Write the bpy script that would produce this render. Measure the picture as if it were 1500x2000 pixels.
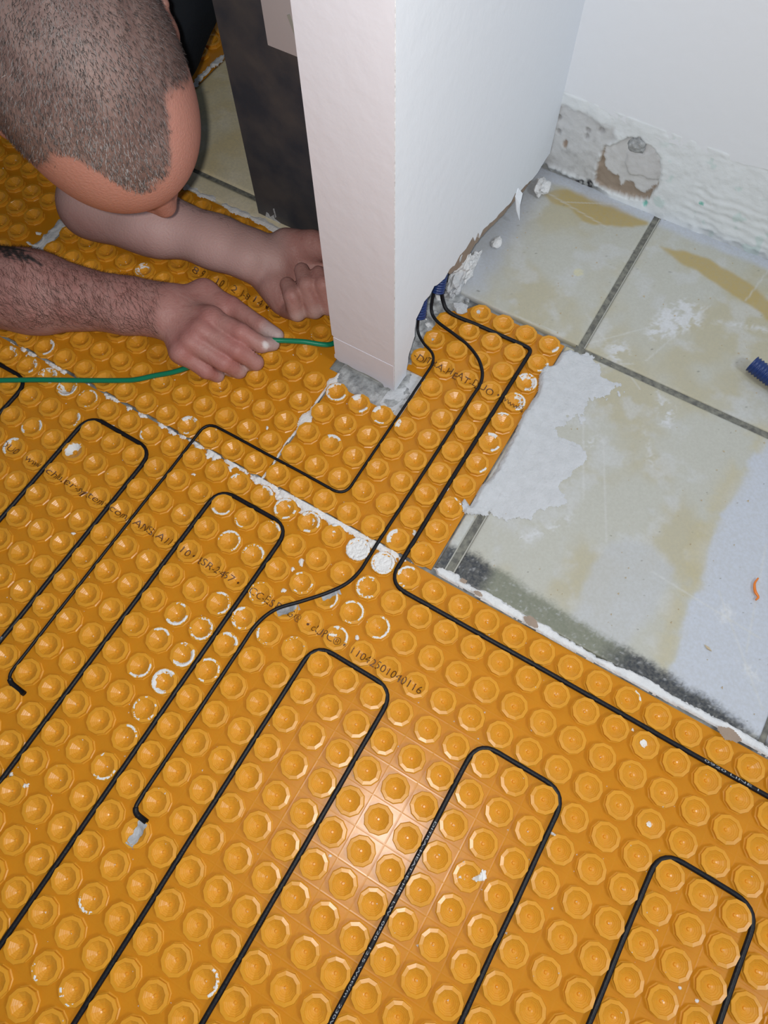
import bpy, bmesh, math, random
import numpy as np
from mathutils import Vector, Matrix, noise as mnoise

for _o in list(bpy.data.objects):
    bpy.data.objects.remove(_o)
SC = bpy.context.scene
COL = SC.collection
random.seed(7)

# ------------------------------------------------------------------ camera
FPX = 1436.34
RM = np.array([[0.8602758334, 0.5096937563, -0.0117373432],
               [0.4637411451, -0.7918661063, -0.3973565403],
               [-0.2118245519, 0.3363931398, -0.9175892407]])   # rows: right, down, forward
CAM = np.array([0.13840948, -0.09269219, 0.72805433])
cam_d = bpy.data.cameras.new('camera')
cam_d.sensor_fit = 'HORIZONTAL'; cam_d.sensor_width = 36.0
cam_d.lens = 36.0 * FPX / 1500.0
cam_d.clip_start = 0.01; cam_d.clip_end = 50
cam = bpy.data.objects.new('camera', cam_d); COL.objects.link(cam)
cam.matrix_world = Matrix(((RM[0][0], -RM[1][0], -RM[2][0], CAM[0]),
                           (RM[0][1], -RM[1][1], -RM[2][1], CAM[1]),
                           (RM[0][2], -RM[1][2], -RM[2][2], CAM[2]), (0, 0, 0, 1)))
SC.camera = cam

# ------------------------------------------------------------------ light
wd = bpy.data.worlds.new('world'); SC.world = wd; wd.use_nodes = True
wd.node_tree.nodes['Background'].inputs[0].default_value = (0.74, 0.86, 1.0, 1)
wd.node_tree.nodes['Background'].inputs[1].default_value = 0.15
# the phone's own flash, beside its lens
fl = bpy.data.lights.new('phone_flash', 'POINT'); fl.energy = 13.5; fl.shadow_soft_size = 0.006; fl.color = (1.0, 0.965, 0.92)
flo = bpy.data.objects.new('phone_flash', fl); COL.objects.link(flo)
flo.location = Vector(CAM - 0.017 * RM[0] - 0.004 * RM[1] - 0.004 * RM[2])
# ceiling lamp of the room
cl = bpy.data.lights.new('ceiling_lamp', 'AREA'); cl.energy = 29.0; cl.shape = 'DISK'; cl.size = 0.7; cl.color = (0.88, 0.94, 1.0)
clo = bpy.data.objects.new('ceiling_lamp', cl); COL.objects.link(clo)
clo.location = (2.05, -0.05, 2.2)
SC.view_settings.view_transform = 'Standard'; SC.view_settings.look = 'None'
SC.view_settings.gamma = 1.0; SC.view_settings.use_curve_mapping = False
SC.view_settings.exposure = 0.0

# ------------------------------------------------------------------ helpers
P = 0.0305                     # stud pitch of the membrane


def at(x, y, z=0.0):
    """photo pixel -> point of the horizontal plane at height z"""
    d = RM.T @ np.array([(x - 750) / FPX, (y - 1000) / FPX, 1.0])
    return CAM + (z - CAM[2]) / d[2] * d


def project(w):
    q = RM @ (np.asarray(w, float) - CAM)
    if q[2] <= 0.01:
        return (-9999, -9999, q[2])
    return (750 + FPX * q[0] / q[2], 1000 + FPX * q[1] / q[2], q[2])


def tag(o, label=None, cat=None, group=None, kind=None):
    if label: o['label'] = label
    if cat: o['category'] = cat
    if group: o['group'] = group
    if kind: o['kind'] = kind
    return o


def mesh_obj(name, verts, faces, m=None, parent=None, smooth=False):
    me = bpy.data.meshes.new(name)
    me.from_pydata([tuple(map(float, v)) for v in verts], [], [tuple(map(int, f)) for f in faces])
    if m is not None: me.materials.append(m)
    if smooth: me.shade_smooth()
    me.update()
    o = bpy.data.objects.new(name, me); COL.objects.link(o)
    if parent is not None: o.parent = parent
    return o


def link_mesh(name, me, parent=None):
    o = bpy.data.objects.new(name, me); COL.objects.link(o)
    if parent is not None: o.parent = parent
    return o


def box(name, x0, x1, y0, y1, z0, z1, m, parent=None, bevel=0.0):
    bm = bmesh.new(); bmesh.ops.create_cube(bm, size=1.0)
    for v in bm.verts:
        v.co = Vector((x0 + (v.co.x + .5) * (x1 - x0), y0 + (v.co.y + .5) * (y1 - y0), z0 + (v.co.z + .5) * (z1 - z0)))
    if bevel: bmesh.ops.bevel(bm, geom=bm.edges[:], offset=bevel, segments=2, affect='EDGES')
    me = bpy.data.meshes.new(name); bm.to_mesh(me); bm.free(); me.materials.append(m)
    return link_mesh(name, me, parent)


def nz(x, y, z=0.0, s=1.0):
    return mnoise.noise(Vector((x * s, y * s, z * s)))


def fbm(x, y, s, seed=0.0, oct=4):
    """numpy value-noise fbm in about 0..1"""
    x = np.asarray(x, float) * s + seed * 17.31; y = np.asarray(y, float) * s - seed * 9.17
    tot = 0; amp = 0.5; nrm = 0
    for k in range(oct):
        xi = np.floor(x); yi = np.floor(y); fx = x - xi; fy = y - yi
        fx = fx * fx * (3 - 2 * fx); fy = fy * fy * (3 - 2 * fy)
        def h(a, b):
            v = np.sin(a * 127.1 + b * 311.7 + k * 74.7 + seed * 3.1) * 43758.5453
            return v - np.floor(v)
        v = (h(xi, yi) * (1 - fx) + h(xi + 1, yi) * fx) * (1 - fy) + (h(xi, yi + 1) * (1 - fx) + h(xi + 1, yi + 1) * fx) * fy
        tot = tot + amp * v; nrm += amp; amp *= 0.5; x = x * 2.03; y = y * 2.03
    return tot / nrm


def sstep(a, b, v):
    t = np.clip((v - a) / (b - a), 0, 1); return t * t * (3 - 2 * t)


def in_poly(poly, x, y):
    """signed distance (negative inside) of numpy points to a polygon"""
    x = np.asarray(x, float); y = np.asarray(y, float)
    d = np.full(x.shape, 1e9); ins = np.zeros(x.shape, bool); n = len(poly)
    for i in range(n):
        ax, ay = poly[i][:2]; bx_, by = poly[(i + 1) % n][:2]
        ex, ey = bx_ - ax, by - ay; wx, wy = x - ax, y - ay
        t = np.clip((wx * ex + wy * ey) / (ex * ex + ey * ey + 1e-18), 0, 1)
        d = np.minimum(d, np.hypot(wx - ex * t, wy - ey * t))
        c = ((ay > y) != (by > y)) & (x < (bx_ - ax) * (y - ay) / (by - ay + 1e-18) + ax)
        ins ^= c
    return np.where(ins, -d, d)


def seg_dist(x, y, a, b):
    ex, ey = b[0] - a[0], b[1] - a[1]; wx, wy = x - a[0], y - a[1]
    t = np.clip((wx * ex + wy * ey) / (ex * ex + ey * ey + 1e-18), 0, 1)
    return np.hypot(wx - ex * t, wy - ey * t), t


# ------------------------------------------------------------------ materials
def mat(name, col, rough=0.6, spec=0.5, bump=None, vary=None, sss=None, attr=None, metal=0.0, coat=0.0):
    """bump=(scale,strength,detail) vary=(scale, amount, col2) attr=name of a colour attribute used as base colour"""
    m = bpy.data.materials.new(name); m.use_nodes = True
    nt = m.node_tree; b = nt.nodes['Principled BSDF']; N = nt.nodes.new; L = nt.links.new
    b.inputs['Base Color'].default_value = (*col, 1); b.inputs['Roughness'].default_value = rough
    b.inputs['Specular IOR Level'].default_value = spec; b.inputs['Metallic'].default_value = metal
    b.inputs['Coat Weight'].default_value = coat
    tc = N('ShaderNodeTexCoord'); src = None
    if attr:
        a = N('ShaderNodeAttribute'); a.attribute_name = attr; src = a.outputs['Color']
    if vary:
        n = N('ShaderNodeTexNoise'); n.inputs['Scale'].default_value = vary[0]; n.inputs['Detail'].default_value = 6
        L(tc.outputs['Object'], n.inputs['Vector'])
        r = N('ShaderNodeMapRange'); r.inputs[1].default_value = 0.35; r.inputs[2].default_value = 0.65
        r.inputs[4].default_value = vary[1]; L(n.outputs[0], r.inputs[0])
        mx = N('ShaderNodeMix'); mx.data_type = 'RGBA'; L(r.outputs[0], mx.inputs[0])
        if src is not None: L(src, mx.inputs[6])
        else: mx.inputs[6].default_value = (*col, 1)
        mx.inputs[7].default_value = (*vary[2], 1); src = mx.outputs[2]
    if src is not None: L(src, b.inputs['Base Color'])
    if bump:
        n = N('ShaderNodeTexNoise'); n.inputs['Scale'].default_value = bump[0]; n.inputs['Detail'].default_value = bump[2] if len(bump) > 2 else 5
        L(tc.outputs['Object'], n.inputs['Vector'])
        bp = N('ShaderNodeBump'); bp.inputs['Strength'].default_value = bump[1]; bp.inputs['Distance'].default_value = 0.002
        L(n.outputs[0], bp.inputs['Height']); L(bp.outputs[0], b.inputs['Normal'])
    if sss:
        b.inputs['Subsurface Weight'].default_value = sss[0]; b.inputs['Subsurface Radius'].default_value = sss[1]
        b.inputs['Subsurface Scale'].default_value = sss[2]
    return m


def membrane_mat(name, lines, col):
    m = mat(name, col, 0.31, 0.36, vary=(38, 0.45, tuple(c * 0.86 for c in col)), sss=(0.2, (1.0, 0.40, 0.06), 0.003))
    if lines:                                    # faint moulded ribs half-way between the studs, and slight waviness
        nt = m.node_tree; N = nt.nodes.new; L = nt.links.new; b = nt.nodes['Principled BSDF']
        tc = N('ShaderNodeTexCoord'); sp = N('ShaderNodeSeparateXYZ'); L(tc.outputs['Object'], sp.inputs[0])
        hs = []
        for k in (0, 1):
            d = N('ShaderNodeMath'); d.operation = 'DIVIDE'; d.inputs[1].default_value = P; L(sp.outputs[k], d.inputs[0])
            f = N('ShaderNodeMath'); f.operation = 'FRACT'; L(d.outputs[0], f.inputs[0])
            s = N('ShaderNodeMath'); s.operation = 'SUBTRACT'; s.inputs[1].default_value = 0.5; L(f.outputs[0], s.inputs[0])
            a = N('ShaderNodeMath'); a.operation = 'ABSOLUTE'; L(s.outputs[0], a.inputs[0])
            r = N('ShaderNodeMapRange'); r.inputs[1].default_value = 0.0; r.inputs[2].default_value = 0.035; r.inputs[3].default_value = 1; r.inputs[4].default_value = 0
            L(a.outputs[0], r.inputs[0]); hs.append(r.outputs[0])
        mx = N('ShaderNodeMath'); mx.operation = 'MAXIMUM'; L(hs[0], mx.inputs[0]); L(hs[1], mx.inputs[1])
        n = N('ShaderNodeTexNoise'); n.inputs['Scale'].default_value = 90; L(tc.outputs['Object'], n.inputs['Vector'])
        ad = N('ShaderNodeMath'); ad.operation = 'ADD'; L(mx.outputs[0], ad.inputs[0]); L(n.outputs[0], ad.inputs[1])
        bp = N('ShaderNodeBump'); bp.inputs['Strength'].default_value = 0.22; bp.inputs['Distance'].default_value = 0.00022
        L(ad.outputs[0], bp.inputs['Height']); L(bp.outputs[0], b.inputs['Normal'])
    return m


M = {}
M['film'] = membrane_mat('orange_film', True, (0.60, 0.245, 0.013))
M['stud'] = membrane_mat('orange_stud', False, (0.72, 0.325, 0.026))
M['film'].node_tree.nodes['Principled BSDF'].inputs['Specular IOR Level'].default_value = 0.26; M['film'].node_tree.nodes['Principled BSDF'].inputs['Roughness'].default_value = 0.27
M['print'] = mat('brown_print', (0.10, 0.035, 0.008), 0.5)
M['cable'] = mat('black_cable', (0.0075, 0.008, 0.011), 0.48, 0.3, bump=(400, 0.2))
M['cable_print'] = mat('grey_print', (0.35, 0.38, 0.42), 0.6)
M['mortar'] = mat('white_mortar', (0.60, 0.62, 0.65), 0.85, 0.2, bump=(260, 0.7, 8), vary=(90, 0.6, (0.52, 0.54, 0.56)))
M['mortar_thin'] = mat('white_mortar_smear', (0.78, 0.78, 0.78), 0.8, 0.2, bump=(500, 0.5, 6))
M['subfloor'] = mat('grey_screed', (0.40, 0.42, 0.42), 0.9, 0.2, bump=(120, 1.0, 8), vary=(60, 0.9, (0.09, 0.095, 0.10)))
M['rubble'] = mat('grey_rubble', (0.50, 0.52, 0.53), 0.9, 0.2, bump=(200, 1.0, 8), vary=(120, 0.9, (0.22, 0.23, 0.24)))
M['grout'] = mat('dark_grout', (0.13, 0.13, 0.12), 0.9, 0.2, bump=(300, 0.8), vary=(150, 0.9, (0.26, 0.26, 0.22)))
M['tile'] = mat('stone_tile', (0.5, 0.5, 0.45), 0.42, 0.35, bump=(350, 0.16, 6), attr='col', vary=(330, 0.22, (0.36, 0.35, 0.30)))
M['tile_side'] = mat('tile_edge', (0.40, 0.40, 0.36), 0.7)
M['green'] = mat('green_wire', (0.004, 0.20, 0.10), 0.32, 0.5)
M['blue'] = mat('blue_conduit', (0.010, 0.035, 0.16), 0.4, 0.5)
M['wall_end'] = mat('wall_end_white', (0.77, 0.77, 0.85), 0.8, 0.25, bump=(70, 0.25, 6))  # slightly darker white, used on the partition's end and far side
M['wall'] = mat('white_paint', (0.83, 0.87, 0.93), 0.8, 0.25, bump=(70, 0.25, 6))
M['paper'] = mat('brown_gypsum_paper', (0.36, 0.28, 0.22), 0.9, 0.1, bump=(200, 0.5), vary=(60, 0.5, (0.28, 0.22, 0.18)))
M['gypsum'] = mat('gypsum', (0.78, 0.79, 0.80), 0.9, 0.1, bump=(220, 0.9, 8), vary=(90, 0.6, (0.62, 0.64, 0.66)))
M['plaster'] = mat('rough_plaster', (0.74, 0.78, 0.81), 0.9, 0.1, bump=(60, 0.9, 8), attr='col')
M['dark_panel'] = mat('dark_stone_panel', (0.055, 0.060, 0.075), 0.45, 0.4, bump=(50, 0.35, 6), vary=(26, 0.8, (0.115, 0.104, 0.102)))
M['trim'] = mat('pinkish_white_trim', (0.55, 0.50, 0.51), 0.6, 0.3)
M['tape'] = mat('grey_tape', (0.34, 0.36, 0.39), 0.55, 0.4, bump=(300, 0.6), vary=(90, 0.7, (0.50, 0.52, 0.55)))
M['orange_bit'] = mat('orange_plastic', (0.80, 0.22, 0.03), 0.4)
M['dirt'] = mat('dark_dirt', (0.05, 0.048, 0.045), 0.9)
M['crumb'] = mat('white_crumb', (0.78, 0.78, 0.76), 0.9)
# ------------------------------------------------------------------ floor slab
floor = box('floor', -2.2, 2.2, -1.8, 2.6, -0.10, -0.006, M['subfloor'])
tag(floor, 'grey screed floor of the room under membrane and tiles', None, None, 'structure')

# ------------------------------------------------------------------ heating membrane with its studs
PROFILE = [(0.0138, 0.00005), (0.0135, 0.0003), (0.0127, 0.0008), (0.0125, 0.0034), (0.0133, 0.0047), (0.0130, 0.0054),
           (0.0098, 0.0057), (0.0093, 0.0049), (0.0082, 0.0042), (0.0080, 0.0039), (0.0066, 0.0031), (0.0064, 0.0028), (0.0049, 0.0019), (0.0047, 0.0016), (0.0030, 0.0007),
           (0.0016, 0.0002), (0.0013, 0.0010), (0.0010, 0.0013)]
_pr = np.array([p[0] for p in PROFILE][::-1]); _pz = np.array([p[1] for p in PROFILE][::-1])


def surf_h(x, y, extra=0.0):
    """height of the studded membrane above its film at world x, y (numpy)"""
    x = np.asarray(x, float); y = np.asarray(y, float)
    r = np.hypot(x / P - np.round(x / P), y / P - np.round(y / P)) * P
    return np.where(r > 0.0138, 0.0, np.interp(r, _pr, _pz)) + extra


def stud_geo(cx=0.0, cy=0.0, rot=0.0, base=0, sx=1.0):
    vs, fs = [], []; n = 10
    for k, (r, z) in enumerate(PROFILE):
        oct_ = 1.0
        for i in range(n):
            a = rot + 2 * math.pi * i / n
            rr = r * sx * (1.0 + (0.012 * math.sin(i * 2.4 + k) if k < 8 else 0))
            vs.append((cx + rr * math.cos(a), cy + rr * math.sin(a), z))
    for k in range(len(PROFILE) - 1):
        for i in range(n):
            j = (i + 1) % n
            fs.append((base + k * n + i, base + k * n + j, base + (k + 1) * n + j, base + (k + 1) * n + i))
    k = len(PROFILE) - 1
    fs.append(tuple(base + k * n + i for i in range(n)))
    return vs, fs


_v, _f = stud_geo()
STUDS = []
for k in range(4):
    _v, _f = stud_geo(rot=[0.05, 0.21, 0.36, 0.5][k], sx=[1, 1.012, 0.99, 1.004][k])
    me = bpy.data.meshes.new('stud'); me.from_pydata(_v, [], _f); me.materials.append(M['stud']); me.update(); STUDS.append(me)


STUD_AT = {}


def sheet(label, poly, cells, group='orange membrane sheets'):
    """film (a plate with a polygon outline) that carries one stud for each lattice cell (i, j)"""
    bm = bmesh.new()
    vs = [bm.verts.new((x, y, 0.0)) for x, y in poly]
    f = bm.faces.new(vs)
    if f.normal.z < 0: f.normal_flip()
    ex = bmesh.ops.extrude_face_region(bm, geom=[f])
    for g in ex['geom']:
        if isinstance(g, bmesh.types.BMVert): g.co.z = -0.0022
    bmesh.ops.recalc_face_normals(bm, faces=bm.faces[:])
    me = bpy.data.meshes.new('membrane_sheet'); bm.to_mesh(me); bm.free(); me.materials.append(M['film'])
    o = link_mesh('membrane_sheet', me); tag(o, label, 'membrane', group)
    vis, rest = [], []
    for (i, j) in cells:
        px, py, d = project((i * P, j * P, 0.005))
        if -35 < px < 1535 and -35 < py < 2035: vis.append((d, i, j))
        else: rest.append((i, j))
    vis.sort(); rest += [(i, j) for _, i, j in vis[300:]]
    rnd = random.Random(len(cells))
    for d, i, j in vis[:300]:
        s = link_mesh('stud', STUDS[rnd.randrange(4)], o); s.location = (i * P, j * P, 0); s.rotation_euler.z = rnd.randrange(10) * math.pi / 5
        s.scale.z = rnd.uniform(0.94, 1.06); STUD_AT[(i, j)] = s
    if rest:
        V, F = [], []
        for (i, j) in rest:
            v, f2 = stud_geo(i * P, j * P, rnd.random(), len(V)); V += v; F += f2
        s = mesh_obj('far_studs', V, F, M['stud'], o); s['kind'] = 'stuff'
    return o


def rect_cells(i0, i1, j0, j1): return [(i, j) for i in range(i0, i1 + 1) for j in range(j0, j1 + 1)]


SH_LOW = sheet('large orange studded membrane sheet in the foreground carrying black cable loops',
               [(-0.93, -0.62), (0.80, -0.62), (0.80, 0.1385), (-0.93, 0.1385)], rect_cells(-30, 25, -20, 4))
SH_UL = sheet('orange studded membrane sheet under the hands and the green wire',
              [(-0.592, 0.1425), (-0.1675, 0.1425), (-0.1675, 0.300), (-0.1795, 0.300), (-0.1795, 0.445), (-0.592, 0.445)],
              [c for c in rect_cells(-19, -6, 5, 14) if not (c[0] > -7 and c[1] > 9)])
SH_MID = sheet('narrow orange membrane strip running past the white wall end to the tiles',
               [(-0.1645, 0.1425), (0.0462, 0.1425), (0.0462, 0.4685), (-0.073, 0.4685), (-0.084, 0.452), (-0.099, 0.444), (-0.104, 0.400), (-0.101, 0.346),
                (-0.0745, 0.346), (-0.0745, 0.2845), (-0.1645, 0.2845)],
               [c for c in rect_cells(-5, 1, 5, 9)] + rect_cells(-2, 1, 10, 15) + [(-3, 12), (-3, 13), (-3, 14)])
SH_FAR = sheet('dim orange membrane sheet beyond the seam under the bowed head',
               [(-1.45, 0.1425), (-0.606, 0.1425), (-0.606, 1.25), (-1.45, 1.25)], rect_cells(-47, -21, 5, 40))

# ------------------------------------------------------------------ cables
def fillet(pts, r, n=7):
    """polyline with rounded corners (3-D points)"""
    pts = [Vector(p) for p in pts]; out = [pts[0]]
    for i in range(1, len(pts) - 1):
        a, b, c = pts[i - 1], pts[i], pts[i + 1]
        u = (a - b); v = (c - b); lu, lv = u.length, v.length
        rr = min(r, lu * 0.49, lv * 0.49); p0 = b + u / lu * rr; p1 = b + v / lv * rr
        for k in range(n + 1):
            t = k / n; out.append(p0 * (1 - t) ** 2 + b * 2 * t * (1 - t) + p1 * t * t)
    out.append(pts[-1]); return out


def resample(pts, step):
    pts = [Vector(p) for p in pts]; out = [pts[0]]
    for a, b in zip(pts[:-1], pts[1:]):
        n = max(1, int((b - a).length / step))
        for k in range(1, n + 1): out.append(a.lerp(b, k / n))
    return out


def catmull(pts, n=8):
    P_ = [Vector(p) for p in pts]; P_ = [P_[0] * 2 - P_[1]] + P_ + [P_[-1] * 2 - P_[-2]]; out = []
    for i in range(1, len(P_) - 2):
        a, b, c, d = P_[i - 1:i + 3]
        for k in range(n):
            t = k / n
            out.append(0.5 * ((2 * b) + (c - a) * t + (2 * a - 5 * b + 4 * c - d) * t * t + (3 * b - a - 3 * c + d) * t ** 3))
    out.append(P_[-2]); return out


def tube_geo(pts, rad, seg=10, cap=True):
    pts = [Vector(p) for p in pts]
    q = [pts[0]]
    for p in pts[1:]:
        if (p - q[-1]).length > 1e-5: q.append(p)
    pts = q; n = len(pts); V, F = [], []
    up = Vector((0, 0, 1)); prev = None
    for i, p in enumerate(pts):
        t = (pts[min(i + 1, n - 1)] - pts[max(i - 1, 0)]).normalized()
        if prev is None:
            s = t.cross(up)
            if s.length < 1e-3: s = t.cross(Vector((1, 0, 0)))
        else: s = prev - t * prev.dot(t)
        s.normalize(); prev = s; w = t.cross(s)
        r = rad(i / (n - 1)) if callable(rad) else rad
        for k in range(seg):
            a = 2 * math.pi * k / seg; V.append(p + (s * math.cos(a) + w * math.sin(a)) * r)
    for i in range(n - 1):
        for k in range(seg):
            j = (k + 1) % seg; F.append((i * seg + k, i * seg + j, (i + 1) * seg + j, (i + 1) * seg + k))
    if cap:
        F.append(tuple(range(seg))); F.append(tuple((n - 1) * seg + k for k in reversed(range(seg))))
    return V, F


def tube(name, pts, rad, m, parent=None, seg=10):
    V, F = tube_geo(pts, rad, seg); return mesh_obj(name, V, F, m, parent, True)


def lat(pts, z): return [(x * P, y * P, z) for x, y in pts]


ZC = 0.0034
main = lat([(0.5, 14.5), (0.5, 3.5), (17.5, 3.5), (17.5, -15.5), (14.5, -15.5), (14.5, 0.5), (11.5, 0.5), (11.5, -15.5), (8.5, -15.5), (8.5, 0.5), (5.5, 0.5), (5.5, -15.5),
            (2.5, -15.5), (2.5, 0.5), (-0.5, 0.5), (-0.5, -15.5), (-3.5, -15.5), (-3.5, 3.5), (-6.5, 3.5), (-6.5, -15.5), (-9.5, -15.5), (-9.5, 3.5),
            (-12.5, 3.5), (-12.5, -15.5), (-15.5, -15.5), (-15.5, 3.5), (-18.5, 3.5), (-18.5, -12)], ZC)
rnd = random.Random(3)
mpts = resample(fillet(main, 0.72 * P), 0.02)
start = catmull([(-0.1150, 0.453, 0.066), (-0.1125, 0.447, 0.040), (-0.106, 0.443, 0.016), (-0.092, 0.4375, 0.0075), (-0.055, 0.440, 0.0050), (-0.02, 0.442, ZC), (0.000, 0.4424, ZC)], 6)
mpts = [Vector(s) for s in start] + mpts
# keep the first straight in its channel and let every straight wander by half a millimetre
first = fillet([(0.000, 0.4424, ZC), (0.5 * P, 14.5 * P, ZC), (0.5 * P, 12 * P, ZC)], 0.6 * P)
mpts = [Vector(s) for s in start] + first + [p for p in resample(fillet(main[0:1] + main[1:], 0.72 * P), 0.02) if not (abs(p.x - 0.5 * P) < 1e-4 and p.y > 12 * P - 1e-6)]
mpts = [p + Vector((0.0006 * nz(p.x, p.y, 1.3, 14), 0.0006 * nz(p.x, p.y, 7.7, 14), 0)) for p in mpts]
main_cable = tube('heating_cable', mpts, 0.00245, M['cable'])
tag(main_cable, 'thick black heating cable laid in long loops between the orange studs', 'cable')

t1 = catmull([(-0.1165, 0.448, 0.060), (-0.1155, 0.434, 0.030), (-0.112, 0.4255, 0.012), (-0.100, 0.4185, 0.0075), (-0.075, 0.4135, 0.0060), (-0.050, 0.407, 0.0052), (-0.028, 0.392, 0.0068), (-0.0155, 0.372, 0.0050),
              (-0.0150, 0.340, 0.0040), (-0.0152, 0.25, 0.0036), (-0.0165, 0.150, 0.0036), (-0.0163, 0.120, 0.0038), (-0.0165, 0.102, 0.004), (-0.021, 0.083, 0.0062), (-0.033, 0.064, 0.0072), (-0.050, 0.044, 0.0075), (-0.068, 0.024, 0.0066),
              (-0.0765, 0.002, 0.0045), (-0.0772, -0.026, 0.0036), (-0.0765, -0.10, 0.0036), (-0.0762, -0.183, 0.0036)], 8)
t1 += fillet([(-0.0762, -0.184, 0.0036), (-0.0750, -0.2005, 0.0042), (-0.058, -0.2012, 0.0046)], 0.008)
sens1 = tube('sensor_cable', t1, 0.0020, M['cable'])
tag(sens1, 'thin black sensor cable that swings across the seam and ends beside grey tape', 'cable', 'thin sensor cables')
V, F = tube_geo(t1[-7:], 0.0027); mesh_obj('end_sleeve', V, F, M['cable'], sens1, True)

t2 = catmull([(-0.1150, 0.405, 0.060), (-0.1150, 0.397, 0.020), (-0.1100, 0.390, 0.0095), (-0.098, 0.382, 0.0072), (-0.0835, 0.376, 0.0058), (-0.0765, 0.365, 0.0045), (-0.0758, 0.345, 0.0036), (-0.0758, 0.32, 0.0034)], 8)
t2 += resample(fillet(lat([(-2.48, 10.3), (-2.48, 5.5), (-8.5, 5.5), (-8.5, -5.55), (-7.65, -5.6)], 0.0032), 0.5 * P), 0.02)
t2 = [p + Vector((0.0007 * nz(p.x, p.y, 4.3, 16), 0.0007 * nz(p.x, p.y, 2.7, 16), 0)) for p in t2]
sens2 = tube('sensor_cable', t2, 0.00165, M['cable'])
tag(sens2, 'thinnest black sensor cable turning along the upper sheet, stub end at left', 'cable', 'thin sensor cables')
V, F = tube_geo(t2[-5:], 0.0026); mesh_obj('end_sleeve', V, F, M['cable'], sens2, True)
# ------------------------------------------------------------------ tiles of the old floor
def colour_attr(me, cols):
    a = me.color_attributes.new('col', 'FLOAT_COLOR', 'POINT')
    buf = np.ones((len(me.vertices), 4), np.float32); buf[:, :3] = cols
    a.data.foreach_set('color', buf.ravel())


def grid_faces(nx, ny):
    i, j = np.meshgrid(np.arange(nx - 1), np.arange(ny - 1), indexing='ij')
    a = (i * ny + j).ravel(); return np.stack([a, a + ny, a + ny + 1, a + 1], 1)


def np_mesh(name, V, F, m, parent=None, smooth=False, cols=None):
    me = bpy.data.meshes.new(name); V = np.asarray(V, np.float32); F = np.asarray(F, np.int32)
    me.vertices.add(len(V)); me.vertices.foreach_set('co', V.ravel())
    me.loops.add(F.size); me.loops.foreach_set('vertex_index', F.ravel())
    me.polygons.add(len(F)); me.polygons.foreach_set('loop_start', np.arange(len(F), dtype=np.int32) * F.shape[1])
    me.polygons.foreach_set('loop_total', np.full(len(F), F.shape[1], np.int32))
    me.update(calc_edges=True); me.validate()
    if smooth: me.shade_smooth()
    me.materials.append(m)
    if cols is not None: colour_attr(me, cols)
    return link_mesh(name, me, parent)


def mixc(a, b, t):
    return a * (1 - t[:, None]) + np.asarray(b)[None, :] * t[:, None]


def px_poly(pts, z=0.0): return [tuple(at(x, y, z)[:2]) for x, y in pts]


STAIN_CLEAN = px_poly([(1495, 858), (1468, 905), (1420, 985), (1375, 1075), (1368, 1140), (1335, 1215), (1318, 1290), (1295, 1345), (1600, 1520), (1700, 900)])
STAIN_LOBE = px_poly([(1105, 1255), (1120, 1190), (1150, 1125), (1175, 1070), (1222, 1046), (1275, 1062), (1318, 1112), (1290, 1190), (1230, 1250), (1170, 1290)])
STAIN_YEL1 = px_poly([(1050, 378), (1085, 373), (1150, 376), (1185, 392), (1215, 410), (1262, 437), (1235, 445), (1190, 440), (1140, 436), (1115, 405), (1075, 395)])
STAIN_YEL2 = px_poly([(1288, 483), (1330, 492), (1400, 516), (1462, 555), (1520, 600), (1520, 640), (1450, 590), (1400, 555), (1340, 520)])
SMEARS = [px_poly(q) for q in ([(1255, 650), (1290, 600), (1330, 580), (1375, 600), (1370, 640), (1320, 660), (1270, 668)],
                               [(1175, 680), (1215, 660), (1235, 690), (1200, 715)], [(1255, 830), (1275, 890), (1290, 930), (1265, 900)],
                               [(1130, 868), (1165, 852), (1180, 862), (1150, 876)], [(1000, 1050), (1060, 1030), (1120, 1000), (1110, 1025), (1030, 1060)],
                               [(1395, 1195), (1420, 1180), (1440, 1200), (1410, 1225)], [(1440, 1290), (1475, 1300), (1490, 1340), (1455, 1320)],
                               [(1280, 760), (1320, 800), (1310, 840), (1285, 830)], [(1500, 640), (1400, 625), (1390, 632), (1500, 652)])]


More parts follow.
